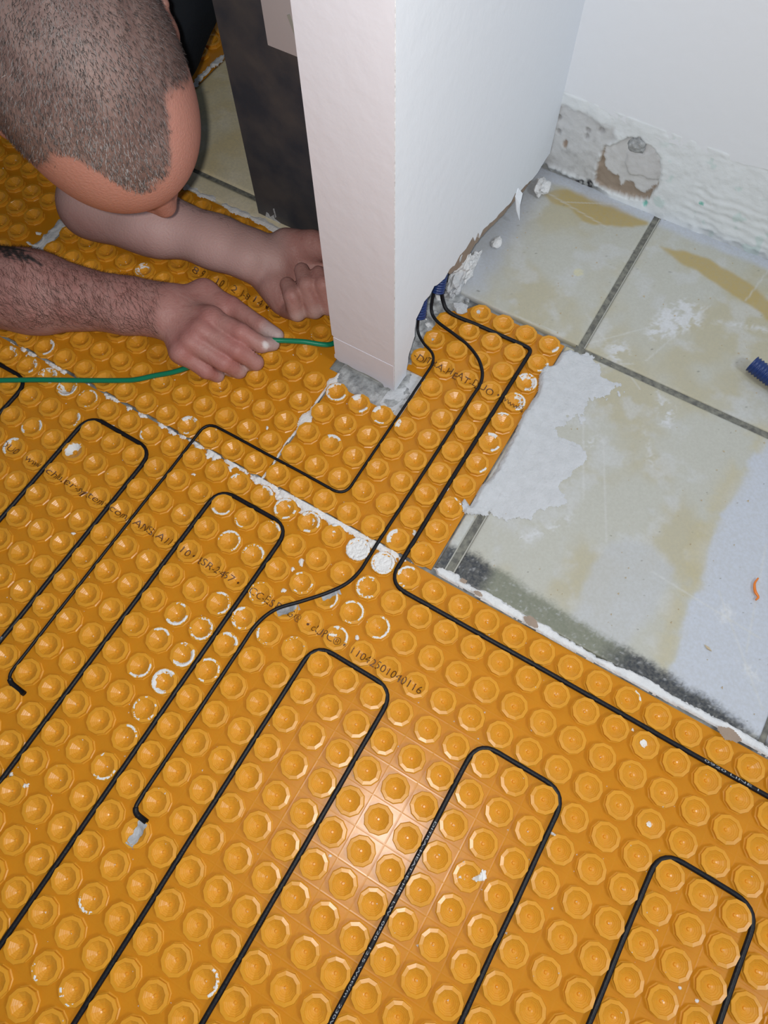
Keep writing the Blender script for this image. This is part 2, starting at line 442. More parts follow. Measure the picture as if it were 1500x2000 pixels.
def tile_cols(x, y, tone):
    tone = np.array([1.12, 1.0, 0.78]) * 1.4 if tone < 1 else tone  # far tiles: beige, lightened further to stand in for flash light
    n1 = fbm(x, y, 14, 1); n2 = fbm(x, y, 45, 2); n3 = fbm(x, y, 160, 3, 3)
    base = np.tile(np.array([[0.50, 0.505, 0.455]]), (len(x), 1)) * tone
    base = mixc(base, np.array([0.47, 0.43, 0.29]) * tone, sstep(0.42, 0.68, n1) * 0.75)
    base = mixc(base, np.array([0.58, 0.60, 0.62]) * tone, sstep(0.5, 0.75, n2) * 0.5)
    wob = (n2 - 0.5) * 0.02
    clean = np.array([0.53, 0.57, 0.65]) * tone
    base = mixc(base, clean, sstep(0.004, -0.004, in_poly(STAIN_CLEAN, x, y) + wob * 0.8) * 0.95)
    base = mixc(base, np.array([0.50, 0.52, 0.54]) * tone, sstep(0.006, -0.006, in_poly(STAIN_LOBE, x, y) + wob) * 0.75)
    edge = np.exp(-(in_poly(STAIN_CLEAN, x, y) - 0.010) ** 2 / 0.012 ** 2)
    base = mixc(base, np.array([0.50, 0.44, 0.25]) * tone, edge * 0.55 * sstep(0.3, 0.6, n2))
    for s in (STAIN_YEL1, STAIN_YEL2):
        base = mixc(base, np.array([0.45, 0.34, 0.125]) * tone, sstep(0.004, -0.003, in_poly(s, x, y) + wob * 0.5) * 0.9)
    # pale residue under the old plinth line next to the back wall and along the partition
    base = mixc(base, clean, sstep(0.692, 0.704, y + wob * 0.4) * sstep(-0.2, -0.09, x) * 0.9)
    base = mixc(base, clean * 0.9, sstep(-0.060, -0.095, x + wob) * sstep(0.45, 0.5, y) * sstep(-0.2, -0.11, x) * 0.8)
    for k, s in enumerate(SMEARS):
        base = mixc(base, np.array([0.66, 0.68, 0.71]) * tone, sstep(0.006, -0.006, in_poly(s, x, y) + (n3 - 0.5) * 0.022) * sstep(0.42, 0.56, n3) * 0.9)
    # soot and old adhesive along the removed plinth
    yb = np.interp(x, [0.06, 0.09, 0.2, 0.3, 0.39, 0.5], [0.178, 0.180, 0.169, 0.166, 0.156, 0.154])
    t = sstep(0.0055, -0.0055, y - yb + (fbm(x, y, 700, 33, 2) - 0.5) * 0.006 + (n3 - 0.5) * 0.004 + (n2 - .5) * 0.007) * sstep(0.03, 0.055, x) * (y < 0.3)
    dk = mixc(np.tile(np.array([[0.20, 0.215, 0.165]]), (len(x), 1)), np.array([0.035, 0.040, 0.052]), np.maximum(sstep(0.112, 0.092, x + wob), sstep(0.225, 0.262, x + wob)) * 0.95)
    dk = mixc(dk, np.array([0.5, 0.52, 0.54]), sstep(0.62, 0.85, fbm(x, y, 350, 34, 4)) * 0.5)
    base = base * (1 - t[:, None]) + dk * t[:, None]
    # hair-line scratches
    for k in range(16):
        r = random.Random(k + 50); a = (r.uniform(-0.1, 0.4), r.uniform(0.15, 0.7)); th = r.uniform(0, 3.14); b = (a[0] + 0.12 * math.cos(th), a[1] + 0.12 * math.sin(th))
        d, _ = seg_dist(x, y, a, b); base = mixc(base, np.array([0.62, 0.63, 0.62]) * tone, sstep(0.0016, 0.0004, d) * 0.45)
    c = at(1129, 533); r = np.hypot(x - c[0], y - c[1])
    base = mixc(base, np.array([0.62, 0.60, 0.42]) * tone, sstep(0.0066, 0.0056, r) * (0.5 + 0.5 * np.abs(np.sin(r * 1900))))
    pits = sstep(0.90, 0.95, fbm(x, y, 300, 9, 2)); base = mixc(base, np.array([0.16, 0.15, 0.13]) * tone, pits * 0.8)
    return np.clip(base, 0.01, 0.95)


ZT = 0.0012


def tile(x0, x1, y0, y1, tone=1.0, res=0.002):
    nx, ny = max(2, int((x1 - x0) / res)), max(2, int((y1 - y0) / res))
    xs = np.linspace(x0, x1, nx); ys = np.linspace(y0, y1, ny); X, Y = np.meshgrid(xs, ys, indexing='ij'); x = X.ravel(); y = Y.ravel()
    e = np.minimum(np.minimum(x - x0, x1 - x), np.minimum(y - y0, y1 - y))
    z = ZT - 0.0008 * sstep(0.0022, 0.0, e) + (fbm(x, y, 9, 4, 2) - .5) * 0.0004
    V = np.stack([x, y, z], 1); F = grid_faces(nx, ny); cols = tile_cols(x, y, tone)
    # skirt
    ring = np.concatenate([np.arange(nx) * ny, (nx - 1) * ny + np.arange(1, ny), (np.arange(nx - 1)[::-1]) * ny + ny - 1, np.arange(1, ny - 1)[::-1]])
    low = V[ring].copy(); low[:, 2] = -0.006; b = len(V); n = len(ring); k = np.arange(n); k2 = (k + 1) % n
    F2 = np.stack([ring[k], b + k, b + k2, ring[k2]], 1)
    return np_mesh('tile', np.concatenate([V, low]), np.concatenate([F, F2]), M['tile'], floor, False, np.concatenate([cols, cols[ring] * 0.7]))


tile(-0.120, 0.0600, 0.4765, 0.7200)
tile(0.0690, 0.3960, 0.4765, 0.7200)
tile(0.0690, 0.3960, 0.1475, 0.4680, res=0.0012)
tile(0.0480, 0.0580, 0.1475, 0.4690, res=0.0012)
tile(0.4020, 0.7300, 0.1475, 0.4680, res=0.004)
tile(0.4020, 0.7300, 0.4765, 0.7200, res=0.004)
tile(-0.6040, -0.1950, 0.4480, 0.4750, 0.80, 0.003)
tile(-0.6040, -0.2720, 0.4820, 0.8100, 0.80, 0.004)
tile(-0.2660, -0.1950, 0.4820, 0.8100, 0.80, 0.004)
tile(-0.6040, -0.2720, 0.8170, 1.1500, 0.80, 0.006)
for (a, b_, c, d) in ((0.0580, 0.0690, 0.1475, 0.7120), (0.0690, 0.730, 0.4680, 0.4765), (0.3960, 0.4020, 0.1475, 0.7120), (-0.604, -0.195, 0.4750, 0.4820), (-0.604, -0.195, 0.81, 0.817), (-0.272, -0.266, 0.448, 1.15)):
    box('grout_joint', a, b_, c, d, -0.006, -0.0006, M['grout'], floor)
for y0, y1 in ((0.15, 0.468), (0.4765, 0.71)):          # added strips for the lighter bevel lines on both sides of the joint
    for xx in (0.0585, 0.0680): box('joint_lip', xx - 0.0007, xx + 0.0007, y0, y1, -0.002, 0.0004, M['tile_side'], floor)

# ------------------------------------------------------------------ mortar, smears
def field(name, x0, x1, y0, y1, res, mask, height, m, parent=None, smooth=True):
    """sheet of material lying where mask(x, y) > 0, its top at height(x, y, mask)"""
    nx, ny = int((x1 - x0) / res) + 2, int((y1 - y0) / res) + 2
    xs = x0 + np.arange(nx) * res; ys = y0 + np.arange(ny) * res
    X, Y = np.meshgrid(xs, ys, indexing='ij'); x = X.ravel(); y = Y.ravel(); k = mask(x, y)
    z = height(x, y, k); F = grid_faces(nx, ny); F = F[(k[F] > 0).sum(1) >= 3]
    if not len(F): return None
    u = np.unique(F); mp = np.full(len(x), -1); mp[u] = np.arange(len(u))
    return np_mesh(name, np.stack([x, y, z], 1)[u], mp[F], m, parent, smooth)


PATCH = px_poly([(1112, 684), (1128, 690), (1150, 702), (1168, 728), (1220, 751), (1206, 770), (1155, 775), (1127, 817), (1085, 840), (1120, 870), (1155, 900), (1108, 933), (1099, 980), (1052, 999), (987, 1022),
                 (954, 1010), (930, 1008), (907, 1004), (899, 984), (907, 973), (917, 989), (935, 957), (959, 933), (985, 885), (1000, 854), (1024, 803), (1047, 770), (1052, 735), (1060, 722), (1080, 716), (1096, 692)])


def patch_mask(x, y):
    d = in_poly(PATCH, x, y); right = sstep(0.05, 0.075, x)
    return -d + (fbm(x, y, 70, 5) - 0.5) * (0.004 + 0.022 * right) + (fbm(x, y, 300, 6, 2) - .5) * 0.006 * right


def patch_h(x, y, k):
    left = sstep(0.080, 0.052, x)
    h = np.clip(k / 0.005, 0, 1) ** 0.6 * (0.0008 + 0.0046 * left) + (fbm(x, y, 120, 7) - .5) * 0.0022 * np.clip(k / 0.004, 0, 1) * (0.25 + left)
    base = np.where(x < 0.0466, surf_h(x, y) * 0.75 + 0.001, np.where((x > 0.0585) & (x < 0.0685), 0.0006, ZT))
    return base + 0.0002 + np.maximum(h, 0)


px0 = min(p[0] for p in PATCH) - .01; px1 = max(p[0] for p in PATCH) + .015; py0 = min(p[1] for p in PATCH) - .01; py1 = max(p[1] for p in PATCH) + .01
pm = field('mortar_patch', px0, px1, py0, py1, 0.0011, patch_mask, patch_h, M['mortar'])
tag(pm, 'broad white mortar smear spread over the tile beside the orange strip', 'mortar')


def seam_mask(x, y):
    w = np.interp(x, [-0.60, -0.53, -0.50, -0.46, -0.40, -0.33, -0.27, -0.245, -0.19, -0.16, -0.12, -0.07, -0.03, 0.0, 0.02], [0.000, 0.002, 0.0015, 0.000, -0.002, 0.0015, 0.0015, 0.005, 0.002, 0.0060, 0.0105, 0.0105, 0.007, 0.005, -0.001])
    st = surf_h(x, y)
    d = 0.1395 - y
    k = w + (fbm(x, y, 130, 11) - 0.50) * 0.026 - np.abs(d - 0.001) - 0.010 * sstep(0.001, 0.005, st) * sstep(-.08, -.12, x) - 0.005 * (st > .003)
    return np.where(y > 0.1402, -1, k)


o = field('seam_mortar', -0.60, 0.03, 0.116, 0.146, 0.0008, seam_mask, lambda x, y, k: surf_h(x, y) * 0.8 + 0.0006 + np.clip(k * 0.35, 0, 0.002) + (fbm(x, y, 300, 3) - .5) * 0.001, M['mortar_thin'], SH_LOW); o['kind'] = 'stuff'
o = field('seam_mortar', -0.176, -0.158, 0.138, 0.300, 0.0009,
          lambda x, y: 0.0016 + 0.006 * np.exp(-((y - 0.2275) / 0.010) ** 2) + 0.0045 * np.exp(-((y - 0.285) / 0.006) ** 2) + (fbm(x, y, 160, 12) - .5) * 0.002 - np.abs(x + 0.1665 - 0.001 * np.sin(y * 90)),
          lambda x, y, k: surf_h(x, y) * 0.5 + 0.0006 + np.clip(k * 0.3, 0, 0.001), M['mortar_thin'], SH_MID)
o = field('seam_mortar', -0.615, -0.582, 0.25, 0.345, 0.0011, lambda x, y: 0.0085 + (fbm(x, y, 120, 13) - .5) * 0.006 - np.abs(x + 0.5985), lambda x, y, k: surf_h(x, y) * 0.3 + 0.002 + np.clip(k * 0.4, 0, 0.002) + (fbm(x, y, 200, 2) - .5) * 0.001, M['mortar'], SH_UL)
o = field('edge_mortar', -0.50, -0.19, 0.436, 0.457, 0.0013, lambda x, y: 0.004 + (fbm(x, y, 60, 14) - .5) * 0.014 - np.abs(y - 0.4465), lambda x, y, k: np.maximum(surf_h(x, y) * 0.6 * (y < .445), ZT) + 0.0006 + np.clip(k * 0.4, 0, 0.002), M['mortar_thin'], SH_UL)
o = field('edge_mortar', -0.625, -0.595, 0.55, 0.80, 0.0016, lambda x, y: 0.004 + (fbm(x, y, 50, 15) - .5) * 0.018 - np.abs(x + 0.608), lambda x, y, k: np.maximum(surf_h(x, y) * 0.6, ZT) + 0.0008 + np.clip(k * 0.4, 0, 0.002), M['mortar_thin'], SH_FAR)

# residue of mortar on single studs: photo pixel, first angle, sweep (degrees), r0, r1 (mm), density
RES = [(90, 670, -60, 150, 8, 12.3, .75), (125, 757, 180, 240, 4, 12, .62), (7, 870, 100, 160, 8, 12.3, .7), (87, 727, 0, 360, 6, 12, .5), (52, 707, -40, 120, 7, 12, .5), (17, 687, 0, 120, 7, 12, .45),
       (60, 830, 0, 80, 8, 12, .7), (60, 830, 200, 60, 9, 12, .7), (132, 817, -30, 100, 7, 12, .6), (167, 773, 0, 360, 9, 12, .42), (57, 467, 0, 360, 8, 12, .65), (285, 523, 0, 360, 5, 11, .5), (370, 832, 60, 110, 8, 12, .7), (370, 832, 230, 80, 9, 12, .5),
       (348, 1197, -120, 140, 8.5, 12.4, .8), (348, 1197, 70, 60, 9, 12, .6), (358, 1277, 0, 360, 8, 12.4, .66), (320, 1330, 0, 360, 8, 12.4, .70), (393, 1227, -120, 260, 9, 12.2, .5), (310, 1247, 50, 100, 9, 12.2, .6), (283, 1385, 0, 360, 9, 12, .5),
       (245, 1440, 30, 90, 9, 12.2, .6), (202, 1498, 0, 360, 9.5, 12.3, .5), (443, 1255, 20, 120, 8, 12.2, .6), (405, 1307, 0, 360, 9.5, 12.3, .5), (430, 1177, -60, 200, 9, 12.2, .55), (475, 1205, 100, 220, 9, 12.2, .55), (272, 1300, -110, 150, 9, 12.2, .65),
       (592, 1135, 0, 360, 9, 12.3, .6), (720, 1138, 0, 360, 8.5, 12.3, .66), (688, 1192, 0, 360, 9, 12.3, .6), (738, 1220, -90, 200, 9, 12.2, .6), (662, 1233, 0, 150, 9, 12.2, .6), (450, 1053, 0, 360, 9.5, 12.2, .48), (437, 986, 230, 120, 9, 12.3, .7), (484, 1012, 210, 90, 9, 12, .6), (607, 1017, 0, 360, 8.5, 12.3, .58),
       (777, 1052, 120, 110, 7, 12, .7), (797, 1123, 80, 200, 9, 12.3, .5), (700, 1065, 0, 360, 0, 13, .95), (747, 1095, 0, 360, 0, 12.5, .82), (662, 767, 0, 360, 9, 12.3, .55), (662, 767, -60, 70, 8, 12.5, .9), (705, 788, 110, 60, 6, 12.5, .95), (705, 788, -60, 60, 8, 12.5, .95), (748, 811, 130, 60, 8, 13, .95), (748, 811, 250, 60, 9, 12, .6),
       (795, 837, 150, 60, 7, 12, .95), (648, 867, 50, 90, 9, 12.3, .7), (1025, 750, -80, 250, 6, 12.3, .66), (1003, 797, -60, 180, 5.5, 12.3, .75), (1047, 712, -70, 100, 9, 12.3, .8), (1069, 677, -50, 60, 7, 12.5, .95), (977, 829, 80, 70, 8.5, 12.3, .7), (955, 868, 70, 60, 8.5, 12.3, .7), (955, 868, -60, 60, 8, 12.3, .8), (929, 909, -50, 50, 8, 12.3, .9), (878, 992, 40, 60, 8, 12.3, .5),
       (1210, 1350, 20, 60, 10, 12.3, .8), (933, 1710, 0, 360, 3, 11, .16), (200, 1765, 200, 110, 9, 12.2, .45), (182, 1915, 200, 110, 9, 12.2, .4), (400, 1925, -40, 130, 9, 12.4, .6), (60, 1890, 190, 90, 9, 12, .4), (520, 1040, 30, 100, 9, 12, .4), (560, 993, 0, 360, 9, 12.5, .55), (515, 968, 30, 90, 8, 12.5, .75), (300, 850, 190, 80, 9, 12, .5), (137, 877, 60, 200, 2, 10, .8), (670, 1195, -80, 150, 9, 12, .5), (410, 1230, 0, 360, 9, 12, .4), (540, 1150, 0, 360, 9.5, 12, .4), (497, 1082, 0, 200, 9, 12, .4),
       (460, 945, 120, 60, 8, 12, .5), (640, 1150, -40, 90, 9, 12, .5), (560, 1290, 80, 90, 9.5, 12, .4), (500, 1240, 180, 120, 9.5, 12, .4)]
VV, FF, CN = {}, {}, {}
for k, (qx, qy, a0, sw, r0, r1, dens) in enumerate(RES):
    w = at(qx, qy, 0.0055); ci, cj = round(w[0] / P), round(w[1] / P); cx, cy = ci * P, cj * P
    s = SH_LOW if cy < 0.139 else (SH_MID if cx > -0.166 else (SH_UL if cx > -0.6 else SH_FAR))

    def mk(x, y, cx=cx, cy=cy, a0=a0, sw=sw, r0=r0, r1=r1, dens=dens, k=k):
        dx, dy = x - cx, y - cy; r = np.hypot(dx, dy) * 1000; a = (np.degrees(np.arctan2(dy, dx)) - a0) % 360
        rn = (fbm(x, y, 210, k, 2) * .5 + fbm(x, y, 800, k + 3, 2) * .5 - (1.0 - dens) * (0.62 if dens < .8 else .3) - 0.12)
        wv = (fbm(x, y, 330, k + 7, 2) - .5) * 3.2 if r0 > 0 else 0.0
        e = np.minimum(r - r0 + wv - .3, r1 - r - np.abs(wv) * .5) * 0.4
        ar = np.radians(a)
        ang = (0.7 * np.sin(ar + k * 2.1) + 0.5 * np.sin(2 * ar + k) + 0.3 * np.sin(5 * ar + 3 * k) + 0.28 if dens < .8 else 1.0 + 0 * a) if sw >= 360 else np.minimum(a, sw - a) / 14.0
        return np.minimum(np.minimum(e, ang), rn)
    o = field('mortar_smear', cx - 0.0145, cx + 0.0145, cy - 0.0145, cy + 0.0145, 0.0006, mk,
              (lambda x, y, k_, f=(r0 == 0): (np.maximum(surf_h(x, y), 0.0048) if f else surf_h(x, y)) + 0.00025 + np.clip(k_, 0, 1) * (0.0016 if f else 0.0007) + (fbm(x, y, 500, 1, 2) - .5) * (0.002 if f else 0.0003)), M['mortar_thin'], s)
    st = STUD_AT.get((ci, cj))
    if o is not None and st is not None: o.parent = st; o.matrix_parent_inverse = st.matrix_basis.inverted()
# loose blobs between studs
for k, (qx, qy, sx, sy, s) in enumerate([(588, 1097, 5, 11, SH_LOW), (571, 1110, 4, 6, SH_LOW), (553, 1152, 6, 4, SH_LOW), (215, 830, 8, 4, SH_LOW), (377, 925, 5, 3, SH_LOW), (141, 1040, 5, 3, SH_LOW), (20, 1513, 4, 4, SH_LOW), (51, 1534, 3, 4, SH_LOW), (1237, 1424, 3, 4, SH_LOW),
                                       (1258, 1452, 6, 8, SH_LOW), (1268, 1610, 5, 5, SH_LOW), (521, 834, 3, 6, SH_UL), (935, 1715, 11, 6, SH_LOW), (944, 1708, 6, 9, SH_LOW), (1330, 1930, 3, 3, SH_LOW), (1363, 1956, 4, 3, SH_LOW), (1080, 1628, 4, 3, SH_LOW), (810, 1040, 4, 7, SH_MID), (875, 953, 3, 5, SH_MID),
                                       (650, 1240, 8, 3, SH_LOW), (697, 1245, 5, 7, SH_LOW), (808, 1684, 3, 5, SH_LOW), (645, 1672, 4, 3, SH_LOW)]):
    c = at(qx, qy, 0.003); sc = 0.00050
    o = field('mortar_crumb', c[0] - 0.008, c[0] + 0.008, c[1] - 0.008, c[1] + 0.008, 0.0006,
              lambda x, y: 1 - np.hypot((x - c[0]) * RM[0][0] + (y - c[1]) * RM[0][1], 0) / (sx * sc) * 0 - np.hypot(((x - c[0]) * .86 + (y - c[1]) * .51) / (sx * sc), ((x - c[0]) * .5 - (y - c[1]) * .86) / (sy * sc)) + (fbm(x, y, 500, k, 2) - .5) * 0.9,
              lambda x, y, k_: surf_h(x, y) + 0.0003 + np.clip(k_, 0, 1) ** 0.6 * 0.0016, M['crumb'], s)
# scattered dust crumbs, too small to count
V, F = [], []; rr = random.Random(11)
for k in range(900):
    x, y = rr.uniform(-0.75, 0.45), rr.uniform(-0.38, 0.46)
    if y > 0.139 and (x > 0.046 or (x > -0.18 and y > 0.28)): continue
    r = rr.uniform(0.0003, 0.0010) * (1 if rr.random() < .9 else 1.5); z = float(surf_h(x, y)); b = len(V)
    if rr.random() < 0.35: x, y = round(x / P) * P + rr.uniform(-.001, .001), round(y / P) * P + rr.uniform(-.001, .001); z = 0.0010; r = rr.uniform(.0006, .0011)
    for dx, dy, dz in ((-1, -.4, .1), (.9, -.7, .05), (.3, 1, .1), (0.1, 0.1, 1.2)): V.append((x + dx * r * rr.uniform(.6, 1.3), y + dy * r * rr.uniform(.6, 1.3), z + dz * r))
    F += [(b, b + 1, b + 3), (b + 1, b + 2, b + 3), (b + 2, b, b + 3)]
tag(mesh_obj('plaster_dust', V, F, M['crumb']), 'fine white plaster crumbs scattered over the orange membrane', 'debris', None, 'stuff')

# ------------------------------------------------------------------ print on the membrane
def text_mesh(name, s, x0, x1, yc, cap, parent, m, conform=True):
    cu = bpy.data.curves.new('t', 'FONT'); cu.body = s; cu.size = 1.0; cu.resolution_u = 3; cu.offset = -0.006
    to = bpy.data.objects.new('t', cu); COL.objects.link(to); bpy.context.view_layer.update()
    me = to.evaluated_get(bpy.context.evaluated_depsgraph_get()).to_mesh()
    bm = bmesh.new(); bm.from_mesh(me); to.to_mesh_clear(); bpy.data.objects.remove(to); bpy.data.curves.remove(cu)
    xs = [v.co.x for v in bm.verts]; a, b = min(xs), max(xs)
    for v in bm.verts: v.co = Vector((x0 + (v.co.x - a) / (b - a) * (x1 - x0), yc + (v.co.y - 0.35) * cap / 0.7, 0))
    bmesh.ops.triangulate(bm, faces=bm.faces[:])
    for it in range(4):
        es = [e for e in bm.edges if e.calc_length() > 0.0016]
        if not es: break
        bmesh.ops.subdivide_edges(bm, edges=es, cuts=1); bmesh.ops.triangulate(bm, faces=bm.faces[:])
    if conform:
        for v in bm.verts: v.co.z = float(surf_h(v.co.x, v.co.y)) + 0.00065
    out = bpy.data.meshes.new(name); bm.to_mesh(out); bm.free(); out.materials.append(m)
    return link_mesh(name, out, parent)


for s, x0, x1 in (('DUO', -0.441, -0.419), ('\u2022 www.', -0.412, -0.383), ('schluter-systems.com', -0.3805, -0.263), ('ANSI A118.10', -0.2535, -0.181), ('\u2022 ESR-2467 \u2022', -0.1765, -0.1175), ('ICC-ES PMG\u00ae', -0.105, -0.041), ('\u2022 cUPC\u00ae \u2022', -0.034, 0.0125), ('11042501040116', 0.0205, 0.0992)):
    text_mesh('printed_text', s, x0, x1, 0.0285, 0.0080, SH_LOW, M['print'])
text_mesh('printed_text', '-DITRA-HEAT-DUO', -0.1005, 0.0035, 0.3655, 0.0095, SH_MID, M['print'])
text_mesh('printed_text', '\u2022 www.s', 0.0090, 0.0435, 0.3640, 0.0085, SH_MID, M['print'])
text_mesh('printed_text', '8 9 \u2022 10 12 13 14 15 16', -0.405, -0.262, 0.338, 0.0085, SH_UL, M['print'])


def cable_text(s, p0, p1, cap, parent, zc, R):
    """print wrapped on the upper side of a straight cable run from p0 to p1 (reading direction)"""
    o = text_mesh('printed_text', s, 0.0, 1.0, 0.0, cap, parent, M['cable_print'], False)
    d = Vector((p1[0] - p0[0], p1[1] - p0[1], 0)); n = Vector((-d.y, d.x, 0)).normalized()
    for v in o.data.vertices:
        t, w = v.co.x, v.co.y; a = w / R; q = Vector((p0[0], p0[1], zc)) + d * t + n * math.sin(a) * R * 1.05; q.z += math.cos(a) * R * 1.05; v.co = q


def at_l(i, j): return (i * P, j * P)


cable_text('DITRA-HEAT-E-HK  LW  0920  12.5 Watt/m  230V  900 Watt  0.82 Ohm', at_l(5.5, -2.2), at_l(5.5, -10.6), 0.0020, main_cable, ZC, 0.00255)
cable_text('Schluter-Systems', at_l(-9.5, -4.55), at_l(-9.5, -6.6), 0.0022, main_cable, ZC, 0.00255)
cable_text('0920 LINE 1', at_l(11.7, 3.5), at_l(13.4, 3.5), 0.0020, main_cable, ZC, 0.00255)

# ------------------------------------------------------------------ grey tape scraps
def tape(label, a, b, w):
    a = at(*a, 0.005)[:2]; b = at(*b, 0.005)[:2]; d = b - a; L = np.hypot(*d); d = d / L; n = np.array([-d[1], d[0]]); V, F = [], []; N, K = 12, 6
    for i in range(N + 1):
        for j in range(K + 1):
            p = a + d * L * i / N + n * w * (j / K - .5) * (1 + .15 * math.sin(i * 1.7))
            V.append((p[0], p[1], float(surf_h(*p)) + 0.0006 + 0.0006 * math.sin(i * 0.9) ** 2))
    for i in range(N):
        for j in range(K): q = i * (K + 1) + j; F.append((q, q + 1, q + K + 2, q + K + 1))
    o = mesh_obj('tape_scrap', V, F, M['tape'], None, True); tag(o, label, 'tape'); return o


tape('grey tape scrap on the stud beside the bent cable end', (281, 1606), (250, 1655), 0.0085)
tape('grey tape scrap under the slanting thin cable over the printed letters', (541, 1197), (583, 1181), 0.0085)
tape('small grey tape scrap under the thin cable nearest the seam', (628, 1166), (664, 1152), 0.007)
# ------------------------------------------------------------------ walls
def atY(x, y, Y):
    d = RM.T @ np.array([(x - 750) / FPX, (y - 1000) / FPX, 1.0]); return CAM + (Y - CAM[1]) / d[1] * d


def atX(x, y, X):
    d = RM.T @ np.array([(x - 750) / FPX, (y - 1000) / FPX, 1.0]); return CAM + (X - CAM[0]) / d[0] * d


def plate(name, prof, axis, lo, hi, m, parent=None, edge_m=None, jitter=0.0, seed=0):
    """plate with an outline prof (u, z) in a vertical plane; axis 'X': u is Y and thickness runs lo..hi in X; axis 'Y': u is X"""
    pr = []; r = random.Random(seed)
    for (a, b) in zip(prof, prof[1:] + prof[:1]):
        n = max(1, int(math.hypot(b[0] - a[0], b[1] - a[1]) / 0.006)) if max(a[1], b[1]) < 0.14 and jitter else 1
        for k in range(n):
            t = k / n; pr.append((a[0] + (b[0] - a[0]) * t + r.uniform(-jitter, jitter) * (k > 0), a[1] + (b[1] - a[1]) * t + r.uniform(-jitter, jitter) * (k > 0)))
    bm = bmesh.new()
    P3 = (lambda u, z, w: (w, u, z)) if axis == 'X' else (lambda u, z, w: (u, w, z))
    A = [bm.verts.new(P3(u, z, hi)) for u, z in pr]; B = [bm.verts.new(P3(u, z, lo)) for u, z in pr]
    bm.faces.new(A); bm.faces.new(B[::-1]); n = len(pr)
    for i in range(n):
        j = (i + 1) % n; f = bm.faces.new((A[i], B[i], B[j], A[j]))
        if edge_m: f.material_index = 1
    bmesh.ops.recalc_face_normals(bm, faces=bm.faces[:])
    me = bpy.data.meshes.new(name); bm.to_mesh(me); bm.free(); me.materials.append(m)
    if edge_m: me.materials.append(edge_m)
    return link_mesh(name, me, parent)


HT = 2.4
wp = box('wall_partition', -0.1655, -0.1400, 0.3225, 0.7140, 0.0, HT, M['gypsum'])
tag(wp, 'white partition wall ending in a square wall end', None, None, 'structure')
RB = [(0.3105, 0.003), (0.320, 0.0015), (0.330, 0.002), (0.3375, 0.001), (0.3395, 0.018), (0.3410, 0.032), (0.3475, 0.043), (0.3545, 0.055), (0.3560, 0.083), (0.366, 0.088), (0.373, 0.094), (0.385, 0.091), (0.395, 0.096), (0.408, 0.088),
      (0.420, 0.083), (0.431, 0.087), (0.443, 0.081), (0.455, 0.086), (0.470, 0.082), (0.486, 0.086), (0.494, 0.072), (0.500, 0.080), (0.506, 0.066), (0.514, 0.072), (0.545, 0.060), (0.575, 0.052), (0.595, 0.046), (0.604, 0.052), (0.617, 0.044), (0.645, 0.034), (0.675, 0.026), (0.700, 0.03), (0.7125, 0.03)]
plate('drywall_sheet', RB + [(0.7125, HT), (0.3105, HT)], 'X', -0.1045, -0.0960, M['wall'], wp, M['gypsum'], 0.0012, 1)
PB = [(0.420, 0.09), (0.435, 0.074), (0.448, 0.060), (0.462, 0.052), (0.478, 0.047), (0.495, 0.046), (0.51, 0.050), (0.53, 0.045), (0.56, 0.036), (0.59, 0.026), (0.62, 0.022), (0.65, 0.014), (0.69, 0.012), (0.7125, 0.012)]
plate('torn_paper_layer', PB + [(0.7125, 0.2), (0.42, 0.2)], 'X', -0.1075, -0.1015, M['paper'], wp, None, 0.0015, 2)
EB = [(-0.1770, 0.012), (-0.1700, 0.0085), (-0.1600, 0.0105), (-0.145, 0.008), (-0.130, 0.0095), (-0.112, 0.0065), (-0.1095, 0.0010), (-0.1040, 0.0050), (-0.0965, 0.0030)]
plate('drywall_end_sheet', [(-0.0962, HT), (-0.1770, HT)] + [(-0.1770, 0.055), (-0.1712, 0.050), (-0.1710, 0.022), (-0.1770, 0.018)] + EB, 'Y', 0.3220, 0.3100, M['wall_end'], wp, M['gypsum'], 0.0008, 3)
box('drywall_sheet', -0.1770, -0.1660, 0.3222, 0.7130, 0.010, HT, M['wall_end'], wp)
box('corner_bead', -0.1775, -0.1725, 0.3215, 0.3255, 0.012, 0.10, M['tape'], wp)
box('sole_plate', -0.1640, -0.1120, 0.3160, 0.3400, -0.006, 0.0065, M['tile_side'], wp)
box('filler_coat', -0.1755, -0.0972, 0.3096, 0.3104, 0.014, 0.052, M['wall_end'], wp, 0.0002)
# back wall and its stripped plinth zone
wb = box('wall_back', -0.30, 2.2, 0.7230, 0.86, -0.006, HT, M['wall'])
tag(wb, 'white back wall with a stripped plaster strip at its foot', None, None, 'structure')
plate('painted_coat', [(-0.0975, 0.118), (-0.06, 0.117), (0.0, 0.106), (0.04, 0.104), (0.10, 0.108), (0.16, 0.116), (0.22, 0.112), (0.30, 0.118), (0.5, 0.114), (2.2, 0.115), (2.2, HT), (-0.0975, HT)], 'Y', 0.7230, 0.7115, M['wall'], wb, M['gypsum'], 0.0012, 5)


def pxw(pts): return [(float(atY(x, y, 0.712)[0]), float(atY(x, y, 0.712)[2])) for x, y in pts]


